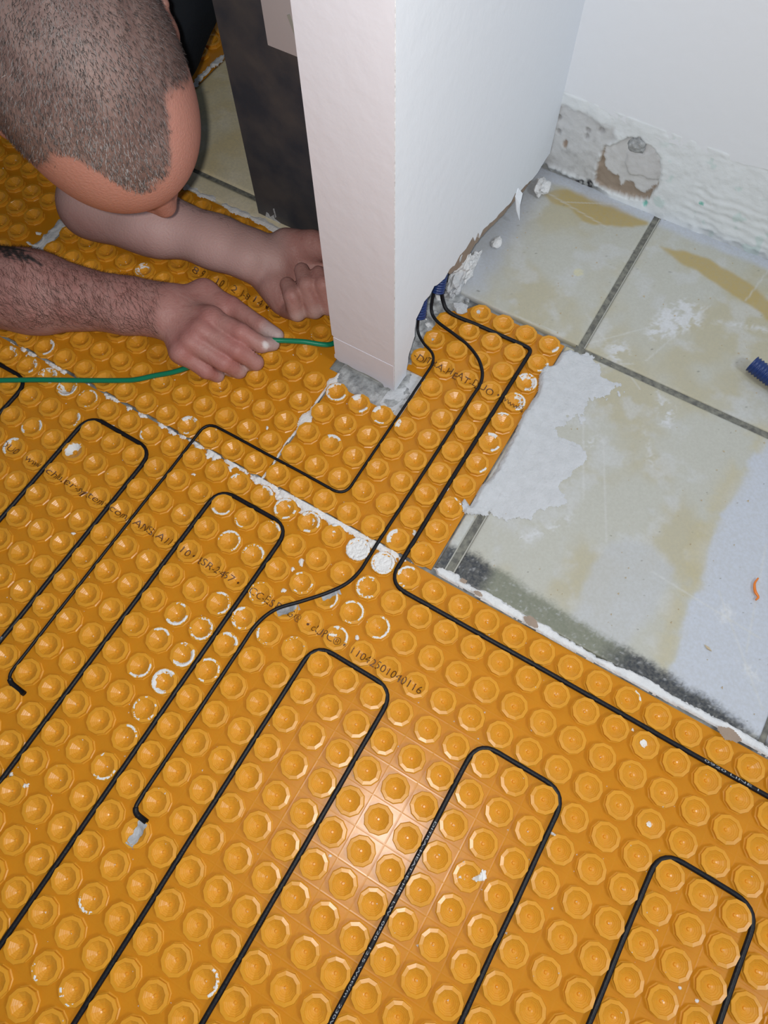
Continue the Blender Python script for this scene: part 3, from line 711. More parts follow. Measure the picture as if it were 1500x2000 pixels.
C8 = lambda x, y: (1040 + x / 5.357, 180 + y / 5.357)
CR_OUT = pxw([C8(*q) for q in [(745, 585), (860, 555), (1000, 480), (1120, 490), (1260, 600), (1330, 690), (1340, 850), (1310, 980), (1220, 1110), (1140, 1130), (1000, 1110), (820, 1050), (640, 960), (655, 860), (690, 700)]])
CR_BRN = pxw([C8(*q) for q in [(745, 590), (735, 700), (745, 800), (800, 870), (890, 910), (905, 1000), (960, 960), (1040, 970), (1060, 1040), (1140, 1090), (1240, 1020), (1310, 975), (1215, 1125), (1130, 1135), (1000, 1110), (820, 1050), (640, 965), (655, 850), (690, 690)]])
CR_PLATE = pxw([C8(*q) for q in [(985, 640), (1130, 660), (1260, 640), (1320, 720), (1335, 860), (1300, 940), (1200, 930), (1130, 890), (990, 880), (960, 760)]])
GREY = pxw([C8(*q) for q in [(260, 155), (380, 180), (560, 240), (700, 320), (830, 400), (870, 500), (740, 590), (690, 700), (650, 860), (640, 960), (400, 870), (230, 800), (80, 740), (140, 560), (190, 320)]])


def band():
    x0, x1, z0, z1, res = -0.1080, 0.60, 0.0, 0.121, 0.0020
    nx, nz_ = int((x1 - x0) / res), int((z1 - z0) / res); xs = np.linspace(x0, x1, nx); zs = np.linspace(z0, z1, nz_)
    X, Z = np.meshgrid(xs, zs, indexing='ij'); x = X.ravel(); z = Z.ravel()
    n1 = fbm(x, z, 30, 21); n2 = fbm(x, z, 110, 22); n3 = fbm(x, z, 300, 23, 3)
    off = (n1 - .5) * 0.0030 + (n2 - .5) * 0.0016 + (n3 - .5) * 0.0006          # + is out of the wall
    col = np.tile(np.array([[0.80, 0.85, 0.89]]), (len(x), 1))
    g = sstep(0.004, -0.003, in_poly(GREY, x, z) + (n2 - .5) * 0.01); off -= 0.0022 * g
    col = mixc(col, [0.60, 0.615, 0.635], g * 0.85); col = mixc(col, [0.45, 0.46, 0.47], g * sstep(0.58, 0.75, n2) * 0.5)
    d = in_poly(CR_OUT, x, z); c = sstep(0.0015, -0.0015, d + (n3 - .5) * 0.004); off -= 0.0055 * c
    col = mixc(col, [0.66, 0.67, 0.69], c * 0.8)
    pl = sstep(0.001, -0.001, in_poly(CR_PLATE, x, z) + (n3 - .5) * 0.003); off += 0.0030 * pl; col = mixc(col, [0.64, 0.65, 0.67], pl)
    b = sstep(0.001, -0.001, in_poly(CR_BRN, x, z) + (n3 - .5) * 0.004); off -= 0.0012 * b; col = mixc(col, [0.35, 0.28, 0.22], b * 0.95)
    rdg = sstep(0.075, 0.10, x) * sstep(0.075, 0.06, z) * sstep(0.006, 0.012, z); off += 0.0004 * rdg * np.sin(z * 560 + 9 * (n1 - .5) + x * 20)
    tl = sstep(0.63, 0.70, fbm(x, z, 55, 31, 3)) * sstep(0.02, 0.06, x) * sstep(0.34, 0.2, x) * 0.35; col = mixc(col, [0.42, 0.66, 0.62], tl)
    for (q, r) in ((C8(335, 555), 0.0035), (C8(1175, 1170), 0.003)):
        w = atY(*q, 0.712); k = sstep(r, r * .6, np.hypot(x - w[0], (z - w[2]) * .5)); col = mixc(col, [0.38, 0.30, 0.25] if q[0] < 1150 else [0.25, 0.62, 0.56], k); off -= 0.002 * k
    for q in (C8(565, 410), C8(715, 415), C8(270, 420), C8(155, 600), C8(560, 480), C8(262, 270)):
        w = atY(*q, 0.712); k = sstep(0.0045, 0.002, np.hypot(x - w[0], z - w[2]) + (n3 - .5) * 0.004); off -= 0.003 * k; col = mixc(col, [0.36, 0.36, 0.37], k * 0.7)
    w = atY(1370, 397, 0.712); k = sstep(0.003, 0.002, np.hypot(x - w[0], z - w[2])); col = mixc(col, [0.22, 0.55, 0.48], k)
    foot = sstep(0.012, 0.004, z + (n2 - .5) * 0.016); dk = foot * np.maximum(sstep(0.0, -0.03, x), sstep(0.09, 0.11, x) * sstep(0.62, 0.45, n1) * 0.4)
    col = mixc(col, [0.24, 0.24, 0.22], dk * 0.8); col = mixc(col, [0.03, 0.03, 0.035], foot * sstep(-0.062, -0.05, x) * sstep(-0.020, -0.03, x) * sstep(.4, .55, n3)); off -= 0.004 * dk  # dark gap at the wall foot: its shade painted in, besides a recess
    y = 0.7118 - np.clip(off, -0.009, 0.0035); y = np.where(z > 0.117, np.maximum(y, 0.7125), y)
    return np_mesh('plinth_plaster', np.stack([x, y, z], 1), grid_faces(nx, nz_)[:, ::-1], M['plaster'], wb, True, col)


band()


def lump(name, c, r, m, parent=None, seed=0, squash=(1, 1, 1), rough=0.35, sub=3):
    bm = bmesh.new(); bmesh.ops.create_icosphere(bm, subdivisions=sub, radius=1.0)
    for v in bm.verts:
        n = v.co.normalized(); k = 1 + rough * mnoise.noise(n * 1.6 + Vector((seed * 3.1, 0, 0))) + rough * 0.45 * mnoise.noise(n * 4.3 + Vector((0, seed * 2.3, 0)))
        v.co = Vector((c[0] + n.x * k * r * squash[0], c[1] + n.y * k * r * squash[1], c[2] + n.z * k * r * squash[2]))
    me = bpy.data.meshes.new(name); bm.to_mesh(me); bm.free(); me.materials.append(m)
    return link_mesh(name, me, parent)


w = atY(*C8(1090, 560), 0.712); lump('plaster_lump', (w[0], 0.7135, w[2]), 0.0105, M['rubble'], wb, 5, (1, .55, 1))
w = at(1058, 368, 0.006); o = lump('plaster_lump', (w[0], w[1], 0.0085), 0.0105, M['gypsum'], None, 8, (0.9, 1.35, .7), 0.5)
tag(o, 'crumbly white plaster lump on the tile in the wall corner', 'plaster lump')
w = at(970, 475, 0.003); o = lump('plaster_chip', (w[0], w[1], 0.0045), 0.0075, M['gypsum'], None, 12, (0.8, 1.2, .42), 0.35)
tag(o, 'flat white plaster chip on the tile under the torn brown wall edge', 'plaster chip')
# crumbled gypsum under the torn drywall
for k, (y, z, r) in enumerate([(0.478, 0.016, 0.018), (0.492, 0.026, 0.015), (0.505, 0.014, 0.014), (0.484, 0.045, 0.014), (0.470, 0.066, 0.010), (0.498, 0.012, 0.014), (0.518, 0.008, 0.011), (0.530, 0.007, 0.009), (0.472, 0.008, 0.012), (0.462, 0.074, 0.008)]):
    lump('crumbled_gypsum', (-0.108 + 0.002 * (k % 3), y, z), r, M['gypsum'] if k % 4 else M['mortar'], wp, 20 + k, (0.5, 1.0, 0.9), 0.6)
# curled shard of wall paint
sh = [atX(1013, 368, -0.095), atX(1021, 378, -0.090), atX(1016, 400, -0.087), atX(1015, 432, -0.084), atX(1009, 412, -0.089), atX(1007, 385, -0.094)]
V = [tuple(q) for q in sh] + [tuple(q + np.array([-0.0012, 0.0004, 0])) for q in sh]; n = len(sh)
mesh_obj('paint_shard', V, [tuple(range(n)), tuple(range(2 * n - 1, n - 1, -1))] + [(i, i + n, (i + 1) % n + n, (i + 1) % n) for i in range(n)], M['wall'], wp)
# rubble bed at the foot of the opened wall
o = field('rubble_bed', -0.139, -0.060, 0.345, 0.478, 0.0016, lambda x, y: 0.012 + (fbm(x, y, 60, 41) - .5) * 0.02 - np.maximum(np.abs(x + 0.1115) - 0.017, 0) - np.maximum(np.abs(y - 0.41) - 0.055, 0),
          lambda x, y, k: -0.0035 + np.clip(k, 0, .01) * 0.25 + (fbm(x, y, 90, 42) - .3) * 0.007 * sstep(-0.085, -0.110, x) - 0.004 * sstep(-0.1, -0.075, x), M['rubble'], floor)
RK = [(900, 600, 15, .5, 'mortar'), (930, 605, 9, .5, 'mortar'), (858, 580, 7, .8, 'gypsum'), (868, 572, 7, .6, 'mortar'), (835, 632, 7, .6, 'gypsum'), (830, 622, 5, .7, 'gypsum'), (842, 645, 6, .6, 'mortar'), (866, 612, 5, .6, 'rubble'), (884, 622, 6, .6, 'mortar'), (822, 668, 5, .6, 'rubble'), (815, 690, 4, .6, 'rubble'), (845, 660, 4, .6, 'rubble'), (852, 607, 5, .6, 'rubble'), (912, 585, 6, .6, 'rubble')]
for k, (qx, qy, r, sq, mm) in enumerate(RK):
    w = at(qx, qy, 0.003); r = r * 0.0006; o = lump('rubble_stone', (w[0], w[1], -0.001 + r * sq * .7), r, M[mm], None, 60 + k, (1.15, 0.9, sq), 0.4, 2)
    tag(o, {0: 'largest pale rubble stone between thick cable and tile edge', 1: 'pale rubble stone touching the torn corner of the orange strip', 2: 'white gypsum stone right beside the blue conduit stub', 4: 'round white gypsum pebble left of the middle cable'}.get(k, 'small grey-white crumb of rubble at the broken wall foot beside the cables'), 'rubble', 'rubble at the broken wall foot')
# pale screed exposed round the wall end
o = field('screed_patch', -0.169, -0.074, 0.283, 0.352, 0.0014, lambda x, y: 0.05 + 0 * x, lambda x, y, k: -0.0042 + (fbm(x, y, 70, 51) - .5) * 0.0028 + 0.0016 * sstep(-0.115, -0.10, x), M['rubble'], floor)
o = field('levelling_skim', -0.1045, -0.0752, 0.2845, 0.346, 0.0014, lambda x, y: 0.012 + (fbm(x, y, 60, 52) - .5) * 0.012 - np.maximum(np.abs(x + 0.088) - 0.006, 0) * 1.0, lambda x, y, k: -0.0022 + (fbm(x, y, 90, 53) - .5) * 0.0012 + 0 * k, M['mortar'], floor)

# white gypsum stump of the removed wall along the edge of the orange sheet
def ridge_mask(x, y):
    up = y > 0.1435
    return 0.0050 + (fbm(x, y, 45, 61) - .5) * np.where(up, 0.007, 0.0025) + (fbm(x, y, 400, 62, 2) - .5) * np.where(up, 0.0022, 0.0008) - np.abs(y - 0.1440 - 0.0010 * np.sin(x * 23)) - 0.006 * sstep(0.056, 0.048, x)


rg = field('drywall_stump', 0.046, 0.75, 0.132, 0.160, 0.0009, ridge_mask, lambda x, y, k: 0.0014 + np.clip(k / 0.0025, 0, 1) ** .7 * 0.0036 + (fbm(x, y, 60, 63, 2) - .5) * 0.0016, M['gypsum'])
tag(rg, 'ragged white gypsum edge left from a removed wall between tile and membrane', 'gypsum edge')
for k, (qx, qy, a, b) in enumerate([(905, 1135, 9, 5), (1035, 1213, 17, 8), (1425, 1435, 22, 9), (935, 1160, 12, 4)]):
    w = at(qx, qy, 0.006)
    field('paper_tear', w[0] - .02, w[0] + .02, w[1] - .012, w[1] + .012, 0.0009, lambda x, y: 1 - np.hypot((x - w[0]) / (a * .0005), (y - w[1]) / (b * .0006)) + (fbm(x, y, 200, k, 2) - .5) * .6, lambda x, y, k_: 0.0062 + np.clip(k_, 0, 1) * 0.0006, M['paper'], rg)

for nm, a in (('wall_left', (-2.2, -2.1, -1.8, 2.6)), ('wall_far', (-2.1, -0.177, 2.5, 2.6))):
    o = box(nm, *a, -0.006, HT, M['wall']); tag(o, 'plain white wall of the room beyond the partition', None, None, 'structure')
# ------------------------------------------------------------------ dark upright panel and pale trim behind the wall end
dp = box('upright_panel', -0.3900, -0.1780, 0.4580, 0.4930, -0.004, 2.1, M['dark_panel'], None, 0.0012)
tag(dp, 'dark brown-grey stone-look upright panel behind the white wall end', 'panel')

V, F = [], []
def splash(px_pts, Y, m, parent, name):
    P2 = [tuple(atY(x, y, Y)) for x, y in px_pts]; n = len(P2); V = P2 + [(p[0], p[1] + 0.0015, p[2]) for p in P2]
    return mesh_obj(name, V, [tuple(range(n)), tuple(range(2 * n - 1, n - 1, -1))] + [(i, i + n, (i + 1) % n + n, (i + 1) % n) for i in range(n)], m, parent)
splash([(517, 428), (520, 415), (524, 418), (527, 424), (534, 420), (536, 428), (548, 437), (562, 446), (545, 449), (528, 441), (512, 440)], 0.4572, M['mortar'], dp, 'plaster_splash')
splash([(533, 408), (535, 408), (539, 424), (538, 426)], 0.4572, M['mortar'], dp, 'plaster_splash')
tr = box('trim_board', -0.3165, -0.1785, 0.4440, 0.4572, 0.258, 2.1, M['trim'], None, 0.0008)
tag(tr, 'pale pinkish trim board hanging in front of the dark panel', 'trim board')
splash([(560, 30), (566, 28), (576, 60), (576, 72)], 0.4432, M['tile_side'], tr, 'edge_strip')

# ------------------------------------------------------------------ corrugated conduits
def conduit(name, pts, R, pitch, label, m=None, parent=None, seg=16):
    pts = resample(catmull(pts, 10), 0.0007); L = 0; V = None
    acc = [0.0]
    for a, b in zip(pts[:-1], pts[1:]): acc.append(acc[-1] + (b - a).length)
    tot = acc[-1]
    V, F = tube_geo(pts, lambda t: R * (1.0 - 0.13 * (0.5 - 0.5 * math.tanh(3 * math.cos(2 * math.pi * t * tot / pitch)))), seg, False)
    V2, F2 = tube_geo(pts, R * 0.78, seg, False); b = len(V)
    F += [tuple(b + i for i in f[::-1]) for f in F2]; V += V2; n = len(pts)
    for k in range(seg):
        j = (k + 1) % seg; F.append((k, b + k, b + j, j)); q = (n - 1) * seg; F.append((q + k, q + j, b + q + j, b + q + k))
    o = mesh_obj(name, V, F, m or M['blue'], parent, True); tag(o, label, 'conduit', 'blue corrugated conduits'); return o


e = at(1469, 710, 0.0115); e2 = at(1545, 768, 0.0115); e3 = at(1640, 870, 0.0115)
conduit('corrugated_conduit', [e, (e + e2) / 2, e2, e3], 0.0100, 0.0034, 'blue corrugated conduit end lying on the tile at the right edge')
conduit('corrugated_conduit', [(-0.1120, 0.438, 0.034), (-0.1150, 0.454, 0.068), (-0.118, 0.470, 0.115), (-0.124, 0.490, 0.170)], 0.0085, 0.0032, 'blue corrugated conduit stub from which the thick black cable emerges')
conduit('corrugated_conduit', [(-0.1120, 0.394, 0.036), (-0.1150, 0.402, 0.062), (-0.1180, 0.412, 0.100), (-0.124, 0.424, 0.150)], 0.0080, 0.0032, 'blue corrugated conduit stub nearest the white wall end')

# ------------------------------------------------------------------ small scraps on the tiles
c = [at(x, y, 0.0035) for x, y in ((1481, 1129), (1474, 1140), (1475, 1155), (1481, 1166), (1476, 1172))]
V, F = tube_geo(catmull(c, 6), lambda t: 0.0016 * (1 - 0.5 * abs(2 * t - 1)), 8); o = mesh_obj('plastic_shaving', V, F, M['orange_bit'], None, True); tag(o, 'curled orange plastic shaving on the blue-grey tile', 'shaving')
c = [at(x, y, 0.0022) for x, y in ((1376, 1259), (1383, 1266), (1390, 1272))]
M['wood'] = mat('pale_wood', (0.55, 0.45, 0.30), 0.8); V, F = tube_geo(c, lambda t: 0.0013 * (1.2 - abs(2 * t - 1)), 6); o = mesh_obj('wood_splinter', V, F, M['wood'], None, True); tag(o, 'tiny pale wood splinter on the blue-grey tile', 'splinter')
V, F = [], []; rr = random.Random(5)
for k in range(170):
    x, y = rr.uniform(-0.09, 0.42), rr.uniform(0.16, 0.70)
    if x < 0.05 and y < 0.48: continue
    r = rr.uniform(0.0004, 0.0013); b = len(V)
    for dx, dy, dz in ((-1, -.4, .0), (.9, -.7, .0), (.3, 1, .0), (0.1, 0.1, .9)): V.append((x + dx * r * rr.uniform(.6, 1.5), y + dy * r * rr.uniform(.6, 1.5), ZT + 0.0003 + dz * r))
    F += [(b, b + 1, b + 3), (b + 1, b + 2, b + 3), (b + 2, b, b + 3)]
tag(mesh_obj('tile_dust', V, F, M['wood']), 'fine pale crumbs and dust scattered over the tiles', 'debris', None, 'stuff')

# ------------------------------------------------------------------ green wire
gw = [at(-160, 752, 0.0085), at(-60, 745, 0.0085), at(60, 742, 0.0085), at(170, 743, 0.0085), at(240, 743, 0.010), at(268, 741, 0.012), at(300, 734, 0.016), at(345, 725, 0.024), at(400, 705, 0.037), at(470, 678, 0.048), at(520, 666, 0.050), at(545, 665, 0.047), at(590, 667, 0.036), at(650, 671, 0.022), at(720, 700, 0.010)]
gw = [Vector(tuple(p)) for p in gw]; gw[-1] = Vector((-0.195, 0.36, 0.010)); gw.append(Vector((-0.186, 0.45, 0.012)))
g = tube('earth_wire', catmull(gw, 8), 0.0030, M['green']); tag(g, 'green insulated wire held in the hand and running across the membrane', 'wire')
# ------------------------------------------------------------------ person (smooth implicit body -> surface nets)
class Vol:
    def __init__(s, lo, hi, h):
        s.lo = np.array(lo, float); s.h = h; s.n = np.ceil((np.array(hi) - s.lo) / h).astype(int) + 1
        s.ax = [(s.lo[i] + h * np.arange(s.n[i])).astype(np.float32) for i in range(3)]; s.d = np.full(tuple(s.n), 0.5, np.float32)

    def add(s, fn, lo, hi, k):
        a = np.clip(((np.array(lo) - s.lo) / s.h).astype(int), 0, s.n); b = np.clip(((np.array(hi) - s.lo) / s.h).astype(int) + 2, 0, s.n)
        if np.any(b <= a): return
        x = s.ax[0][a[0]:b[0], None, None]; y = s.ax[1][None, a[1]:b[1], None]; z = s.ax[2][None, None, a[2]:b[2]]
        v = fn(x, y, z); t = s.d[a[0]:b[0], a[1]:b[1], a[2]:b[2]]
        if k > 0:
            hh = np.clip(0.5 + 0.5 * (t - v) / k, 0, 1); r = t * (1 - hh) + v * hh - k * hh * (1 - hh)
        else: r = np.minimum(t, v)
        s.d[a[0]:b[0], a[1]:b[1], a[2]:b[2]] = r

    def cap(s, a, b, ra, rb, k=0.004):
        a = np.array(a, float); b = np.array(b, float); d = b - a; L2 = float(d @ d) + 1e-12; m = max(ra, rb) + k + 0.008

        def f(x, y, z):
            t = np.clip(((x - a[0]) * d[0] + (y - a[1]) * d[1] + (z - a[2]) * d[2]) / L2, 0, 1)
            return np.sqrt((x - a[0] - t * d[0]) ** 2 + (y - a[1] - t * d[1]) ** 2 + (z - a[2] - t * d[2]) ** 2) - (ra + (rb - ra) * t)
        s.add(f, np.minimum(a, b) - m, np.maximum(a, b) + m, k)

    def ell(s, c, r, k=0.004, R=None):
        c = np.array(c, float); r = np.array(r, float); R = np.eye(3) if R is None else np.array(R); m = r.max() + k + 0.008   # rows of R: local axes

        def f(x, y, z):
            x, y, z = x - c[0], y - c[1], z - c[2]
            q = [(R[i][0] * x + R[i][1] * y + R[i][2] * z) / r[i] for i in range(3)]; n = np.sqrt(q[0] ** 2 + q[1] ** 2 + q[2] ** 2)
            g = np.sqrt((q[0] / r[0]) ** 2 + (q[1] / r[1]) ** 2 + (q[2] / r[2]) ** 2)
            return n * (n - 1) / np.maximum(g, 1e-6)
        s.add(f, c - m, c + m, k)

    def chain(s, pts, rad, k=0.004):
        for i in range(len(pts) - 1): s.cap(pts[i], pts[i + 1], rad[i], rad[i + 1], k)

    def mesh(s):
        d = s.d; ins = d < 0; nx, ny, nz_ = d.shape
        c = np.zeros((nx - 1, ny - 1, nz_ - 1), np.uint8)
        for i in (0, 1):
            for j in (0, 1):
                for k in (0, 1): c += ins[i:nx - 1 + i, j:ny - 1 + j, k:nz_ - 1 + k]
        act = np.argwhere((c > 0) & (c < 8)); idx = np.full(c.shape, -1, np.int32); idx[tuple(act.T)] = np.arange(len(act))
        acc = np.zeros((len(act), 3)); cnt = np.zeros(len(act))
        cor = [(i, j, k) for i in (0, 1) for j in (0, 1) for k in (0, 1)]
        val = {q: d[act[:, 0] + q[0], act[:, 1] + q[1], act[:, 2] + q[2]] for q in cor}
        for q in cor:
            for ax in range(3):
                if q[ax] == 0:
                    q2 = list(q); q2[ax] = 1; q2 = tuple(q2); a, b = val[q], val[q2]; m = (a < 0) != (b < 0)
                    t = np.where(m, a / np.where(m, a - b, 1), 0); p = np.tile(np.array(q, float), (len(act), 1)); p[:, ax] += t
                    acc[m] += p[m]; cnt[m] += 1
        V = s.lo + (act + acc / cnt[:, None]) * s.h; F = []
        for ax in range(3):
            o1, o2 = (ax + 1) % 3, (ax + 2) % 3
            sl0 = [slice(None)] * 3; sl1 = [slice(None)] * 3; sl0[ax] = slice(0, -1); sl1[ax] = slice(1, None)
            e = np.argwhere(ins[tuple(sl0)] != ins[tuple(sl1)]); e = e[(e[:, o1] > 0) & (e[:, o2] > 0) & (e[:, o1] < d.shape[o1] - 1) & (e[:, o2] < d.shape[o2] - 1)]
            flip = ins[tuple(e.T)]
            u = np.zeros(3, int); u[o1] = 1; w = np.zeros(3, int); w[o2] = 1
            q = np.stack([idx[tuple((e - u - w).T)], idx[tuple((e - w).T)], idx[tuple(e.T)], idx[tuple((e - u).T)]], 1)
            q[~flip] = q[~flip][:, ::-1]; F.append(q)
        return V, np.concatenate(F)


def relax(V, F, n, lam=0.5):
    e = np.concatenate([F[:, [0, 1]], F[:, [1, 2]], F[:, [2, 3]], F[:, [3, 0]]])
    deg = np.bincount(e[:, 0], minlength=len(V))[:, None] + np.bincount(e[:, 1], minlength=len(V))[:, None]
    for _ in range(n):
        s = np.stack([np.bincount(e[:, 0], V[e[:, 1], i], len(V)) + np.bincount(e[:, 1], V[e[:, 0], i], len(V)) for i in range(3)], 1); V = V + lam * (s / np.maximum(deg, 1) - V)
    return V


def normals(V, F):
    n = np.cross(V[F[:, 2]] - V[F[:, 0]], V[F[:, 3]] - V[F[:, 1]]); N = np.zeros_like(V)
    for i in range(4):
        for k in range(3): N[:, k] += np.bincount(F[:, i], n[:, k], len(V))
    return N / np.maximum(np.linalg.norm(N, axis=1, keepdims=True), 1e-12)


def A(x, y, z): return np.array(at(x, y, z))


# head frame
HC = CAM + 0.575 * (RM[2] + (184 - 750) / FPX * RM[0] + (176 - 1000) / FPX * RM[1])
view = CAM - HC; view = view / np.linalg.norm(view)
fw = 0.52 * RM[0] + 0.855 * RM[1]; fw = fw - (fw @ view) * view; fw /= np.linalg.norm(fw)
TAU = math.radians(5)
HF = math.cos(TAU) * fw - math.sin(TAU) * view; HU = math.cos(TAU) * view + math.sin(TAU) * fw; HR = np.cross(HF, HU)
HRm = np.stack([HR, HF, HU])


def hd(x, y, z): return HC + x * HR + y * HF + z * HU


GX = np.array([0.88, -0.47, 0.0]); GX /= np.linalg.norm(GX); GR = np.array([-0.47, -0.88, 0.0]); GR /= np.linalg.norm(GR)   # the man's heading and his right
NB = np.array([-0.555, 0.400, 0.300])                        # neck base
SHR = NB + 0.185 * GR - 0.02 * GX + np.array([0, 0, -0.02]); SHL = NB - 0.160 * GR + 0.005 * GX + np.array([-0.022, 0.020, -0.034])
ELR = A(-95, 549, 0.062); WRR = A(322, 607, 0.058); ELL = A(188, 392, 0.070); WRL = A(487, 497, 0.052)
B = Vol((-0.80, -0.02, -0.01), (-0.165, 0.66, 0.46), 0.0021)
# right hand (holding the wire): px, py, z and radius for every joint
FR = {'thumb': [(398, 572, .048, .0125), (452, 598, .048, .0112), (508, 636, .046, .0098), (541, 655, .0430, .0080)],
      'index': [(412, 622, .066, .0118), (470, 649, .066, .0102), (510, 673, .053, .0092), (533, 672, .0435, .0078)],
      'middle': [(392, 645, .066, .0120), (462, 684, .055, .0104), (499, 708, .034, .0092), (482, 712, .020, .0080)],
      'ring': [(372, 667, .061, .0115), (437, 708, .046, .0100), (466, 724, .026, .0090), (446, 722, .016, .0078)],
      'pinky': [(353, 688, .053, .0108), (402, 724, .035, .0090), (424, 733, .021, .0080), (405, 725, .014, .0070)]}
for n_, c in FR.items(): B.chain([A(x, y, z) for x, y, z, r in c], [r for *_, r in c], 0.0022)
for n_ in ('index', 'middle', 'ring', 'pinky'):
    x, y, z, r = FR[n_][0]; B.cap(A(x, y, z - .004), WRR + np.array([0, 0, -0.004]) + (A(x, y, z) - WRR) * 0.12, r * 1.12, 0.0150, 0.010)
    B.ell(A(x, y, z + .003), (0.0105, 0.0105, 0.0095), 0.005)
B.cap(A(398, 572, .050), WRR, 0.0150, 0.020, 0.012)
B.cap(A(385, 640, .046), A(345, 625, .048), 0.021, 0.022, 0.012)
B.cap(A(420, 610, .044), A(370, 610, .046), 0.016, 0.020, 0.012)
# right forearm
def lerp3(a, b, t): return a + (b - a) * t
B.cap(WRR, lerp3(WRR, ELR, .22), 0.0265, 0.0290, 0.012)
B.cap(WRR + np.array([.002, .012, 0]), lerp3(WRR, ELR, .15) + np.array([0, .010, 0]), 0.0200, 0.0230, 0.012); B.cap(WRR - np.array([.002, .012, 0]), lerp3(WRR, ELR, .15) - np.array([0, .012, 0]), 0.0190, 0.0220, 0.012)
B.cap(lerp3(WRR, ELR, .2), lerp3(WRR, ELR, .62), 0.0290, 0.0455, 0.012); B.cap(lerp3(WRR, ELR, .6), ELR, 0.0455, 0.0480, 0.012)
B.cap(ELR, SHR, 0.046, 0.062, 0.02)
# left hand: half-closed fist, palm up
B.cap(A(505, 520, .036), A(550, 588, .026), 0.0215, 0.0150, 0.010); B.cap(A(535, 505, .034), A(585, 585, .022), 0.0205, 0.0140, 0.010)
B.cap(A(545, 500, .036), A(625, 575, .022), 0.0195, 0.0140, 0.010); B.cap(A(550, 490, .040), A(645, 545, .030), 0.0205, 0.0150, 0.010)
B.ell(A(585, 484, .050), (.028, .017, .016), 0.012)
B.chain([A(540, 560, .036), A(556, 590, .030)], [.0190, .0150], 0.008)                                                           # heel of the little finger
B.chain([A(560, 603, .026), A(580, 609, .042), A(571, 577, .062), A(561, 556, .062)], [.0115, .0112, .0108, .0088], 0.0012)      # little finger
B.chain([A(592, 600, .026), A(614, 603, .046), A(600, 556, .070), A(589, 528, .070)], [.0120, .0116, .0110, .0088], 0.0012)      # ring finger
B.chain([A(626, 592, .030), A(645, 597, .048), A(632, 556, .072), A(622, 534, .072)], [.0120, .0115, .0108, .0088], 0.0012)      # middle finger
B.chain([A(655, 575, .034), A(675, 582, .050), A(668, 548, .068), A(655, 530, .068)], [.0118, .0112, .0100, .0082], 0.0012)      # index finger
B.chain([A(560, 478, .050), A(610, 480, .058), A(655, 495, .064), A(690, 515, .062)], [.0190, .0170, .0120, .0095], 0.006)       # thumb
# left forearm
B.cap(WRL, A(540, 510, .046), 0.0240, 0.0240, 0.012); B.cap(WRL, lerp3(WRL, ELL, .25), 0.0250, 0.0280, 0.012)
B.cap(WRL + np.array([-.004, .010, 0]), lerp3(WRL, ELL, .2) + np.array([0, .010, 0]), 0.0200, 0.0230, 0.012); B.cap(WRL - np.array([-.004, .010, 0]), lerp3(WRL, ELL, .2) - np.array([0, .008, 0]), 0.0190, 0.0220, 0.012)
B.cap(lerp3(WRL, ELL, .2), lerp3(WRL, ELL, .65), 0.0280, 0.0370, 0.012); B.cap(lerp3(WRL, ELL, .65), ELL, 0.0370, 0.0375, 0.012)
B.cap(lerp3(WRL, ELL, .55) - np.array([0, .012, 0]), ELL - np.array([0, .016, 0]), 0.030, 0.030, 0.012)
B.cap(ELL, SHL, 0.040, 0.052, 0.02)
# shoulders, chest stub, neck
B.cap(SHR, SHL, 0.066, 0.054, 0.03); B.cap(NB - 0.03 * GX, NB - 0.20 * GX, 0.075, 0.11, 0.03)
B.cap(NB + np.array([0, 0, 0.0]), hd(0, -0.030, -0.055), 0.062, 0.058, 0.02)
# head
B.ell(hd(0, -0.022, 0.000), (0.0775, 0.1000, 0.0860), 0.004, HRm)
B.ell(hd(0, 0.022, -0.012), (0.0700, 0.0740, 0.0760), 0.014, HRm)
B.ell(hd(0, 0.045, -0.060), (0.0600, 0.0500, 0.0700), 0.016, HRm); B.ell(hd(0, 0.030, -0.105), (0.0520, 0.0480, 0.0450), 0.016, HRm)
B.cap(hd(-0.020, 0.070, -0.128), hd(0.020, 0.070, -0.128), 0.017, 0.017, 0.014)
for s_ in (-1, 1):
    B.cap(hd(s_ * .010, 0.0855, -0.040), hd(s_ * .046, 0.070, -0.040), 0.0085, 0.0080, 0.010)                # brow
    B.ell(hd(s_ * .042, 0.066, -0.080), (.017, .014, .014), 0.010, HRm)                                      # cheek
    B.ell(hd(s_ * .033, 0.078, -0.057), (.0125, .010, .009), 0.004, HRm)                                     # closed eye
    B.ell(hd(s_ * .0125, 0.106, -0.090), (.0085, .0095, .0075), 0.004, HRm)                                  # nostril wing
    B.ell(hd(s_ * .0800, -0.010, -0.058), (.0075, .017, .029), 0.005, HRm); B.cap(hd(s_ * .084, -.024, -.038), hd(s_ * .082, -.018, -.080), .005, .004, .004)
B.cap(hd(0, 0.088, -0.048), hd(0, 0.1150, -0.086), 0.0090, 0.0120, 0.008)
B.cap(hd(-0.018, 0.088, -0.108), hd(0.018, 0.088, -0.108), 0.006, 0.006, 0.005); B.cap(hd(-0.015, 0.086, -0.118), hd(0.015, 0.086, -0.118), 0.006, 0.006, 0.004)
BV, BF = B.mesh(); del B
BV = relax(BV, BF, 2, 0.4); BN = normals(BV, BF)

